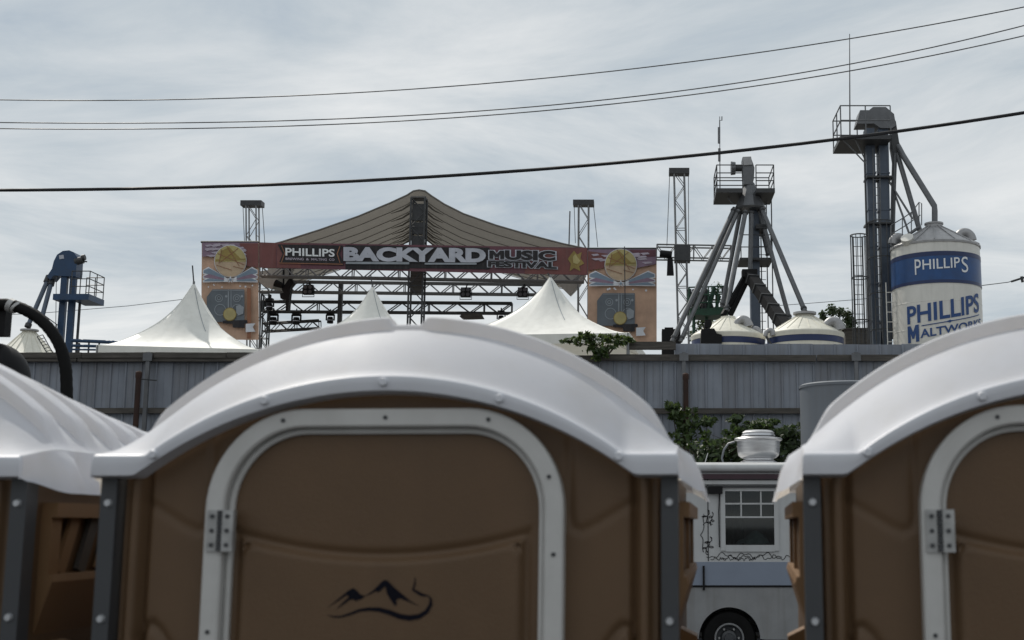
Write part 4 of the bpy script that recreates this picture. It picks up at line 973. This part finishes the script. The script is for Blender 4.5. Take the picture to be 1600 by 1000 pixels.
    mb.tube(pts, .018, 5); mb.tube([P(1392, 366, Y-.5), P(1414, 353, Y-.5), P(1438, 336, Y-.5)], .018, 5)
    for x, y0, y1 in ((1392, 352, 384), (1410, 341, 372), (1424, 331, 364), (1436, 316, 356)): mb.cyl(P(x, y0, Y-.5), P(x, y1, Y-.5), .018, n=5)
    mb.build('stair_rail', M['galv'], t)
    # ladder on shell
    th = math.asin((1399-1460.5)/68.5); a = on(th, YARD, .14); b = on(th, zat(440, Y-.5), .14); ladder(a, b, .34, .3, .018).build('shell_ladder', M['silo'], t)
make_silo()

# ------------------------------------------------------------------ elevator tower beside the silo
def make_right_tower():
    Y = 41.0; q = P(1372, 225, Y)
    t = thing('elevator_tower', 'tall blue-grey twin-leg bucket elevator tower beside the white silo', 'elevator tower', (q.x+.2, Y, YARD))
    for a, b, ab, bb in ((1353, 1367, 1364, 1375), (1373, 1389, 1379, 1394)):
        x0, x1 = P(a, 225, Y).x, P(b, 225, Y).x; y0, y1 = P(ab, 530, Y).x, P(bb, 530, Y).x; z1 = zat(200, Y); z0 = zat(530, Y)
        ex0 = y0+(y0-x0)*(z0-YARD)/(z1-z0); ex1 = y1+(y1-x1)*(z0-YARD)/(z1-z0)
        MB().slab([(x0, Y, z1), (x1, Y, z1), (ex1, Y, YARD), (ex0, Y, YARD)], (0, .45, 0)).build('leg_casing', M['legblue'], t)
        for k in range(9):
            z = lerp(YARD+.6, z1-.3, k/8); u = (z1-z)/(z1-YARD); xa, xb = lerp(x0, ex0, u), lerp(x1, ex1, u); MB().span((xa-.02, Y-.02, z-.025), (xb+.02, Y+.47, z+.025)).build('flange', M['legblue'], t)
    hd = MB(); hd.slab([P(x, y, Y-.1) for x, y in ((1339, 193), (1340, 188), (1344, 172), (1358, 172), (1364, 167), (1384, 167), (1397, 178), (1400, 196), (1394, 200), (1376, 200), (1366, 193), (1356, 193))], (0, .7, 0)); hd.build('head_hood', M['galv'], t)
    MB().slab([P(x, y, Y-.05) for x, y in ((1394, 178), (1400, 190), (1405, 222), (1411, 238), (1398, 248), (1394, 225))], (0, .5, 0)).build('discharge_chute', M['dark'], t)
    fl = [P(x, y, Y) for x, y in ((1313, 227), (1392, 222))]; zf = zat(227, Y)
    pf = MB().span((P(1313, 227, Y-.6).x, Y-.7, zf), (P(1392, 227, Y-.6).x, Y+1.0, zf+.14)).build('platform', M['dark'], t)
    x0, x1 = P(1313, 227, Y-.6).x, P(1392, 227, Y-.6).x
    railing([(x1, Y-.68, zf+.14), (x0+.02, Y-.68, zf+.14), (x0+.02, Y+.95, zf+.14), (x1, Y+.95, zf+.14)], 1.0, (.5, 1.0), .022, mid=2).build('platform_rail', M['galv'], t)
    mb = MB(); mb.cyl((x0+.1, Y-.6, zf), P(1353, 256, Y-.3), .025, n=5); mb.cyl((x0+.5, Y-.6, zf), P(1353, 252, Y-.3), .025, n=5); mb.build('brace', M['galv'], t)
    ladder(P(1374, 530, Y-.15), P(1369, 232, Y-.15), .22, .26, .016).build('ladder', M['galv'], t)
    cx = P(1376, 450, Y-.4); w = .36
    cage(P(1376, 450, Y).x, Y-.35, YARD+.4, zat(352, Y), .42, 7, 8, .016, math.pi*1.2, math.pi*.9).build('ladder_cage', M['dark'], t)
    for py in (278, 350): q0, q1 = P(1353, py, Y), P(1394, py, Y); MB().span((q0.x, Y-.2, q0.z-.03), (q1.x, Y+.5, q0.z+.03)).build('cross_frame', M['dark'], t)
    for x in (1350.5, 1395): a, b = P(x, 232, Y-.15), P(x+8 if x < 1380 else x, 530, Y-.15); MB().cyl(a, b, .03, n=6).build('conduit', M['dark'], t)
    # spouts
    def sp(name, pts, r): MB().tube([P(x, y, Yq) for x, y, Yq in pts], r, 10).build(name, M['galv'], t, smooth=40)
    sp('spout', [(1403, 228, Y), (1411, 243, Y-.2), (1460, 322, 40), (1460.5, 330, 40), (1460.5, 352, 40)], .095)
    sp('spout', [(1402, 240, Y), (1434, 350, 40.6), (1437, 360, 40.6)], .085)
    sp('spout', [(1398, 240, Y), (1396, 300, Y), (1394, 385, 41)], .085)
    sp('brace_pipe', [(1389, 283, Y), (1426, 342, 40.6)], .035); sp('brace_pipe', [(1397, 300, Y), (1421, 366, 40.6)], .035); sp('brace_pipe', [(1392, 386, 40), (1436, 355, 40)], .05)
    MB().cyl(P(1328, 215, Y), P(1327.5, 53, Y), .025, .012, n=6).build('whip_antenna', M['dark'], t)
    # free-standing caged ladder
    c = P(1344, 450, 39.5); lc = thing('caged_ladder', 'free-standing round caged ladder left of the twin-leg tower', 'ladder', (c.x, 39.5, YARD))
    cage(c.x, 39.5, YARD, zat(368, 39.5), .265, 6, 12, .015).build('cage', M['dark'], lc); ladder((c.x, 39.7, YARD), (c.x, 39.7, zat(368, 39.5)), .3, .3, .016).build('ladder', M['dark'], lc)
    d = MB(); q = P(1346, 520, 43); d.span((q.x-.55, 43, YARD), (q.x+.6, 44, zat(515, 43))); 
    tag(d.box((q.x, 43.5, zat(515, 43)+.03), (1.3, 1.1, .05)).build('machine_cabinet', M['weather']), 'dark machine cabinet behind the caged ladder at fence top', 'cabinet')
make_right_tower()

# ------------------------------------------------------------------ distributor tower with spouts
def make_centre_tower():
    Y = 43.0; q = P(1170, 540, Y)
    t = thing('distributor_tower', 'galvanised grain distributor tower with fanning spouts and railed platform', 'grain tower', (q.x, Y, YARD))
    a, b = P(1160, 325, Y), P(1180, 325, Y); MB().span((P(1167, 0, Y).x, Y, YARD), (P(1181, 0, Y).x+.0, Y+.5, zat(300, Y))).build('leg_casing', M['legblue'], t)
    hd = MB(); hd.slab([P(x, y, Y-.2) for x, y in ((1160, 246), (1173, 245), (1177, 256), (1179, 262), (1178, 280), (1176, 288), (1162, 288), (1161, 270))], (0, .55, 0)); hd.build('head', M['galv'], t)
    MB().slab([P(x, y, Y-.25) for x, y in ((1160.5, 245), (1173.5, 244.5), (1176, 257), (1162, 258))], (0, .7, 0)).build('head_hood', M['siloroof'], t)
    MB().cyl(P(1146, 263, Y), P(1160, 263, Y), .12, n=12).build('drive_shaft', M['dark'], t, smooth=40); MB().cyl(P(1142, 263, Y), P(1149, 263, Y), .24, .22, 18).build('drive_motor', M['galv'], t, smooth=40)
    zf = zat(303, Y-.5); x0, x1 = P(1118.5, 303, Y-.5).x, P(1210, 303, Y-.5).x
    pm = MB(); hx0, hx1 = P(1160, 303, Y-.5).x, P(1181, 303, Y-.5).x
    pm.span((x0, Y-.7, zf), (hx0, Y+1.0, zf+.15)).span((hx1, Y-.7, zf), (x1, Y+1.0, zf+.15)); pm.build('platform', M['dark'], t)
    railing([(hx0, Y-.68, zf+.15), (x0+.03, Y-.68, zf+.15), (x0+.03, Y+.95, zf+.15), (x1-.03, Y+.95, zf+.15), (x1-.03, Y-.68, zf+.15), (hx1, Y-.68, zf+.15)], .82, (.33, .66, 1.0), .02, mid=1).build('platform_rail', M['dark'], t)
    n = 8; p0 = P(1169, 286, Y); p1 = P(1172, 326, Y)
    MB().lathe((p1.x, Y, 0), [(.16, p0.z), (.22, p0.z-.15), (.5, p1.z+.12), (.56, p1.z), (.50, p1.z-.06), (.0001, p1.z-.05)], 9).build('distributor_cone', M['galv'], t)
    def sp(ax, ay, bx, by, r, Y0=Y-.2, Y1=Y-1.5, m='galv', nm='spout'):
        r *= .82
        A, B = P(ax, ay, Y0), P(bx, by, Y1); s = MB().cyl(A, B, r, n=10).build(nm, M[m], t, smooth=40)
        d = (B-A).normalized()
        for k in (.02, .97): c = A+(B-A)*k; MB().cyl(c-d*.03, c+d*.03, r*1.28, n=10).build('spout_flange', M['dark'], s)
    sp(1148, 325, 1050, 534, .10); sp(1154, 328, 1063, 534, .085, Y-.4); sp(1157, 330, 1128, 480, .09, Y+.2, Y+.3); sp(1165, 330, 1135, 486, .10, Y-.5, Y-2)
    sp(1186, 326, 1234, 500, .10, Y, Y-1); sp(1190, 326, 1258, 487, .10, Y-.3, Y-2.5); sp(1183, 328, 1200, 400, .08, Y+.4, Y+.6); sp(1174, 330, 1172, 430, .10, Y-.4, Y-.4)
    sp(1151, 326, 1080, 480, .06, Y+.3, Y+2)
    # service ladder frame
    lf = MB()
    for x in (1181, 1188, 1197, 1205): q0 = P(x, 305, Y+.8); lf.cyl((q0.x, Y+.8, YARD), q0, .022, n=5)
    for py in range(320, 540, 13): lf.cyl(P(1181, py, Y+.8), P(1197, py, Y+.8), .014, n=4)
    lf.build('service_ladder', M['dark'], t)
    for py, a_, b_ in ((407, 1155, 1206), (358, 1180, 1198), (355, 1180, 1198)): z = zat(py, Y); MB().span((P(a_, py, Y).x, Y-.3, z-.04), (P(b_, py, Y).x, Y+1, z+.04)).build('landing', M['dark'], t)
    railing([P(1158, 405, Y-.3), P(1205, 405, Y-.3)], .85, (.5, 1.0), .018, mid=3).build('landing_rail', M['dark'], t)
    # antenna
    a_ = P(1125, 298, Y); MB().cyl(a_, P(1124.5, 182, Y), .02, .012, n=6).build('antenna_mast', M['galv'], t)
    MB().cyl(P(1124, 252, Y), P(1124, 232, Y), .045, n=8).build('antenna', M['galv'], t); MB().cyl(P(1123.5, 224, Y), P(1123.5, 199, Y), .045, n=8).build('antenna', M['galv'], t)
    MB().tube([P(1124.5, 199, Y), P(1124.5, 188, Y), P(1128, 188, Y), P(1128, 182, Y)], .02, 5).build('antenna', M['galv'], t)
    MB().cyl(P(1133, 304, Y), P(1145, 318, Y), .025, n=5).build('brace', M['galv'], t)
    # conveyor leaning out of the tower
    cv = thing('grain_conveyor', 'thick black slanted conveyor running down over the cream bins', 'conveyor', P(1246, 540, 38))
    cv.location.z = YARD
    MB().bar(P(1170, 428, 41.4), P(1247, 540, 38.2), .36, .30).build('trough', M['black'], cv)
    for k in range(7): A, B = P(1170, 428, 41.4), P(1247, 540, 38.2); d = (B-A).normalized(); c = A+(B-A)*(.08+k*.14); MB().bar(c-d*.03, c+d*.03, .40, .34).build('trough_flange', M['dark'], cv)
    for ax, bx in ((1166, 1130), (1172, 1141)): MB().bar(P(ax, 428, 41.4), P(bx, 492, 41), .14, .14).build('support_leg', M['black'], cv)
    MB().box(P(1171, 428, 41.4), (.5, .4, .25)).build('conveyor_head', M['black'], cv)
make_centre_tower()

# ------------------------------------------------------------------ cream grain bins
def make_bin(label, px, py_eave, py_top, Y, hwpx, vents, cap=True):
    c = P(px, py_eave, Y); r = hwpx/2000*Y; zt = zat(py_top, Y)
    t = thing('grain_bin', label, 'grain bin', (c.x, Y, YARD), 'cream grain bins')
    MB().lathe((c.x, Y, 0), [(r*.99, YARD), (r*.99, c.z-.32)], 48).build('shell', M['cream'], t, smooth=40)
    MB().lathe((c.x, Y, 0), [(r, c.z-.32), (r, c.z-.14)], 48).build('blue_band', M['bandnavy'], t, smooth=40)
    MB().lathe((c.x, Y, 0), [(r+.01, c.z-.14), (r+.03, c.z-.02), (r+.02, c.z+.01), (r*.96, c.z+.06), (.22*r/1.1, zt-.05), (.22*r/1.1, zt)], 40).build('roof', M['cream'], t, smooth=14)
    for i in range(20):
        a = 2*math.pi*i/20; MB().cyl((c.x+r*.96*math.cos(a), Y+r*.96*math.sin(a), c.z+.065), (c.x+.24*r/1.1*math.cos(a), Y+.24*r/1.1*math.sin(a), zt-.045), .010, n=4).build('roof_rib', M['cream'], t)
    if cap: MB().lathe((c.x, Y, 0), [(.0001, zt+.05), (.34, zt+.05), (.34, zt-.01), (.2, zt-.03)], 24).build('collar', M['siloroof'], t, smooth=40)
    for vx, vy, s in vents:
        p = P(vx, vy, Y-.55); q_ = cr([p+Vector((x*s, 0, z*s)) for x, z in ((-.34, -.30), (-.26, -.02), (-.08, .12), (.12, .08), (.22, -.08), (.26, -.22))]); MB().tube(q_, [lerp(.15*s, .25*s, i/(len(q_)-1)) for i in range(len(q_))], 18).build('gooseneck_vent', M['siloroof'], t, smooth=50)
        p2 = P(vx-3, vy+12, Y-.6); MB().bar(p2+Vector((-.05, 0, .1)), p2+Vector((.28*s, 0, -.18)), .1, .06).build('vent_flap', M['dark'], t)
    return t
make_bin('cream conical bin roof left of the black conveyor', 1138, 526, 495, 38, 58, [(1161, 503, .62), (1180, 517, .45)], False)
make_bin('cream conical bin roof right of the black conveyor', 1258, 523, 491, 37, 60, [(1302, 507, .72), (1203, 519, .4)])
make_bin('cream conical bin roof at far left behind the black hose', 43, 557, 517, 50, 44, [], True)
def light_unit():
    p = P(1112, 532, 36.8); t = thing('work_machine', 'dark boxy machine in front of the left cream bin', 'machine', (p.x, 36.8, YARD))
    MB().slab([P(x, y, 36.8) for x, y in ((1095, 536), (1096, 514), (1116, 513), (1120, 521), (1128, 523), (1128, 536))], (0, .8, 0)).build('body', M['black'], t)
    MB().slab([P(x, y, 36.8) for x, y in ((1100, 512), (1102, 500), (1111, 499), (1113, 506), (1110, 511))], (0, .4, 0)).build('head', M['black'], t); MB().cyl(P(1106, 516, 36.9), P(1106, 506, 36.9), .05, n=8).build('neck', M['dark'], t)
light_unit()
def green_platform():
    Y = 45.5; p = P(1107, 490, Y); t = thing('green_platform', 'dark green steel work platform cluttered with pipes left of the spouts', 'platform', (p.x, Y, YARD)); rnd = random.Random(12)
    a, b = P(1077, 491, Y), P(1137, 480, Y); MB().slab([P(x, y, Y) for x, y in ((1078, 483), (1138, 480), (1139, 490), (1110, 493), (1079, 491))], (0, 1.2, 0)).build('deck', M['green'], t)
    f = railing([P(1077, 484, Y), P(1137, 482, Y), P(1137, 482, Y)+Vector((0, 1.2, 0)), P(1077, 484, Y)+Vector((0, 1.2, 0))], .82, (.3, .65, 1), .028, True, mid=4); f.build('platform_rail', M['green'], t)
    for _ in range(20):
        x = rnd.uniform(1082, 1134); h = rnd.uniform(12, 34) if x < 1100 else rnd.uniform(20, 44); q = P(x, 483, Y+rnd.uniform(.1, 1)); e = q+Vector((rnd.uniform(-.25, .25), 0, h/44)); MB().cyl(q, e, rnd.uniform(.03, .09), n=7).build('pipe', M['green'] if rnd.random() < .6 else M['dark'], t)
    for x in (1084, 1104, 1130): q = P(x, 490, Y+.5); MB().cyl((q.x, Y+.5, YARD), q, .06, n=6).build('leg', M['green'], t)
    q = P(1120, 455, Y+.6); lf = MB(); leaves(lf, q, (.25, .2, .4), 90, .07, rnd, 0); lf2 = thing('pot_plant', 'leafy dark green shrub rising behind the green platform', 'plant', q-Vector((0, 0, .9))); lf.build('foliage', M['leafdark'], lf2); MB().cyl(q-Vector((0, 0, .95)), q, .02, n=5).build('stem', M['bark'], lf2)
green_platform()
q = P(1050, 521, 44); tag(MB().span((q.x-.35, 44, YARD), (q.x+.3, 44.8, zat(514, 44))).box((q.x-.1, 44.3, zat(514, 44)+.03), (.3, .3, .1)).build('equipment_case', M['black']), 'black equipment case between right artwork banner and spouts', 'case')

# ------------------------------------------------------------------ blue elevator tower at left
def make_blue_tower():
    Y = 55.0; q = P(106, 550, Y); t = thing('blue_elevator_tower', 'deep blue bucket elevator tower with caged platform at left', 'elevator tower', (q.x, Y, YARD))
    for a, b in ((94, 103.5), (108, 117)): MB().span((P(a, 450, Y).x, Y, YARD), (P(b, 450, Y).x, Y+.2, zat(415, Y))).build('leg_casing', M['towerblue'], t)
    hood = [(93, 431), (84, 430), (78, 437), (73, 432), (81, 420), (84, 408), (89, 398), (98, 392), (108, 391), (115, 394), (120, 401), (119, 424), (118, 432)]
    MB().slab([P(x, y, Y-.1) for x, y in hood], (0, .65, 0)).build('head_hood', M['towerblue'], t)
    MB().slab([P(x, y, Y-.12) for x, y in ((92, 399), (99, 398), (100, 404), (93, 405))], (0, .05, 0)).build('inspection_plate', M['b_silver'], t)
    mt = MB(); mt.cyl(P(118, 409, Y), P(130, 406, Y), .16, n=12).cyl(P(128, 403, Y), P(133, 402, Y), .13, n=12).cyl(P(130, 408, Y), P(136, 409, Y), .03, n=6); mt.build('drive_motor', M['dark'], t, smooth=40)
    zf = zat(472, Y); x0, x1 = P(92, 472, Y).x, P(147.5, 472, Y).x
    MB().span((x0, Y-.6, zf), (x1, Y-.02, zf+.26)).span((P(118, 470, Y).x, Y-.02, zf), (x1, Y+1, zf+.26)).build('platform', M['towerblue'], t)
    xa = P(119, 470, Y).x; railing([(xa, Y-.58, zf+.26), (x1-.02, Y-.58, zf+.26), (x1-.02, Y+.9, zf+.26), (xa, Y+.9, zf+.26)], 1.0, (.33, .66, 1), .022, mid=2).build('platform_rail', M['dark'], t)
    MB().cyl((P(120, 473, Y).x, Y+.3, YARD), (P(120, 473, Y).x, Y+.3, zf), .06, n=8).build('post', M['dark'], t)
    def sp(ax, ay, bx, by, r): A, B = P(ax, ay, Y+.2), P(bx, by, Y-.8); MB().cyl(A, B, r, n=10).build('spout', M['legblue'], t, smooth=40); MB().cyl(A, A+(B-A)*.12, r*1.5, n=10).build('spout_collar', M['dark'], t, smooth=40); MB().cyl(A+(B-A)*.94, B, r*1.4, n=10).build('spout_collar', M['dark'], t, smooth=40)
    sp(77, 432, 43, 511, .10); sp(81, 438, 64, 502, .10)
    MB().cyl(P(88, 432, Y), P(87, 520, Y), .015, n=5).build('guy_rope', M['galv'], t)
    r = MB(); r.tube([P(55, 482, Y-.3), P(90, 508, Y-.3)], .022, 5); r.tube([P(62, 492, Y-.3), P(92, 516, Y-.3)], .022, 5)
    for x, y in ((64, 489), (76, 497), (88, 506)): r.cyl(P(x, y, Y-.3), P(x, y+16, Y-.3), .02, n=5)
    r.build('stair_rail', M['dark'], t)
    # pipe gantry running right
    g = thing('pipe_gantry', 'low blue pipe gantry running right from the blue tower', 'pipes', P(150, 552, Y-1)); g.location.z = YARD
    for y0, y1, rr in ((532, 537, .075), (540, 543, .06), (546, 548, .04)): MB().cyl(P(112, y0, Y-1), P(232, y1, Y-1), rr, n=8).build('pipe', M['towerblue'], g, smooth=40)
    for x in (124, 139, 155, 205): q = P(x, 536, Y-1); MB().cyl((q.x, Y-1, YARD), q, .04, n=6).build('post', M['dark'], g)
    lad = thing('bin_ladder', 'dark sloping ladder on the far left cream bin roof', 'ladder', P(70, 552, 48.4)); A, B = P(58, 524, 48.4), P(84, 556, 48.4); m = MB()
    for o in (0, 9): m.cyl(P(58+o, 526-o*.3, 48.4), P(76+o, 556, 48.4), .018, n=4)
    for k in range(7): m.cyl(P(58+k*2.8, 526+k*4.6, 48.4), P(67+k*2.8, 523+k*4.8, 48.4), .016, n=4)
    m.build('ladder', M['dark'], lad)
make_blue_tower()

# ------------------------------------------------------------------ overhead wires
def wire(label, pts, Y0, Y1, r, m, bumps=()):
    # pts: photo pixels along the wire, depth eased from Y0 (left) to Y1 (right); carried on past both edges
    n = 60; xs = [p[0] for p in pts]; ys = [p[1] for p in pts]
    def yv(x):
        # smooth (quadratic Lagrange over neighbours)
        i = max(1, min(len(xs)-2, min(range(len(xs)), key=lambda k: abs(xs[k]-x)))); s = 0
        for a in (i-1, i, i+1):
            w = 1
            for b in (i-1, i, i+1):
                if b != a: w *= (x-xs[b])/(xs[a]-xs[b])
            s += w*ys[a]
        return s
    A = []
    import numpy as np
    co = np.polyfit(np.array(xs)/1600.0, ys, 3 if len(xs) > 3 else 2)
    for i in range(n+1):
        x = lerp(-500, 2000, i/n); y = float(np.polyval(co, x/1600.0)); A.append(P(x, y, lerp(Y0, Y1, (x+500)/2500)))
    o = MB().tube(A, r, 6).build('overhead_wire', M[m], None, smooth=60)
    return tag(o, label, 'wire', 'overhead wires')
wire('topmost thin overhead wire rising to the upper right corner', [(0, 156), (400, 152), (800, 127), (1200, 80), (1600, 11)], 26, 22, .011, 'wire')
wire('upper wire of the close pair of thin overhead wires', [(0, 191.5), (400, 189.5), (800, 170), (1200, 122), (1600, 40)], 26, 22, .011, 'wire')
wire('lower wire of the close pair of thin overhead wires', [(0, 201), (400, 198), (800, 178), (1200, 131), (1600, 56)], 26, 22, .011, 'wire')
wire('thick black overhead cable crossing above the stage peak', [(0, 297), (400, 290), (800, 267), (1200, 231), (1600, 176)], 19, 17, .024, 'cable')
def far_wire(label, pts, Y, r):
    A = [P(x, y, Y) for x, y in pts]; return tag(MB().tube(A, r, 5).build('distant_wire', M['wire'], None, smooth=60), label, 'wire', 'distant wires')
far_wire('faint distant wire behind the blue tower and left tent', [(-60, 496), (80, 488), (200, 478), (300, 466), (420, 450)], 75, .018)
far_wire('faint distant wire low behind the grain tower spouts', [(1180, 480), (1250, 475), (1340, 468), (1420, 460)], 75, .018)
far_wire('distant wire with insulator right of the white silo', [(1450, 449), (1535, 446), (1575, 441), (1600, 434), (1680, 415)], 60, .02)
q = thing('line_insulator', 'small dark insulator on the wire right of the white silo', 'insulator', P(1594, 436, 60)); MB().cyl(P(1580, 440, 60), P(1602, 433, 60), .05, n=8).build('sleeve', M['dark'], q); MB().cyl(P(1596, 432, 60), P(1598, 441, 60), .07, n=8).build('clamp', M['dark'], q)
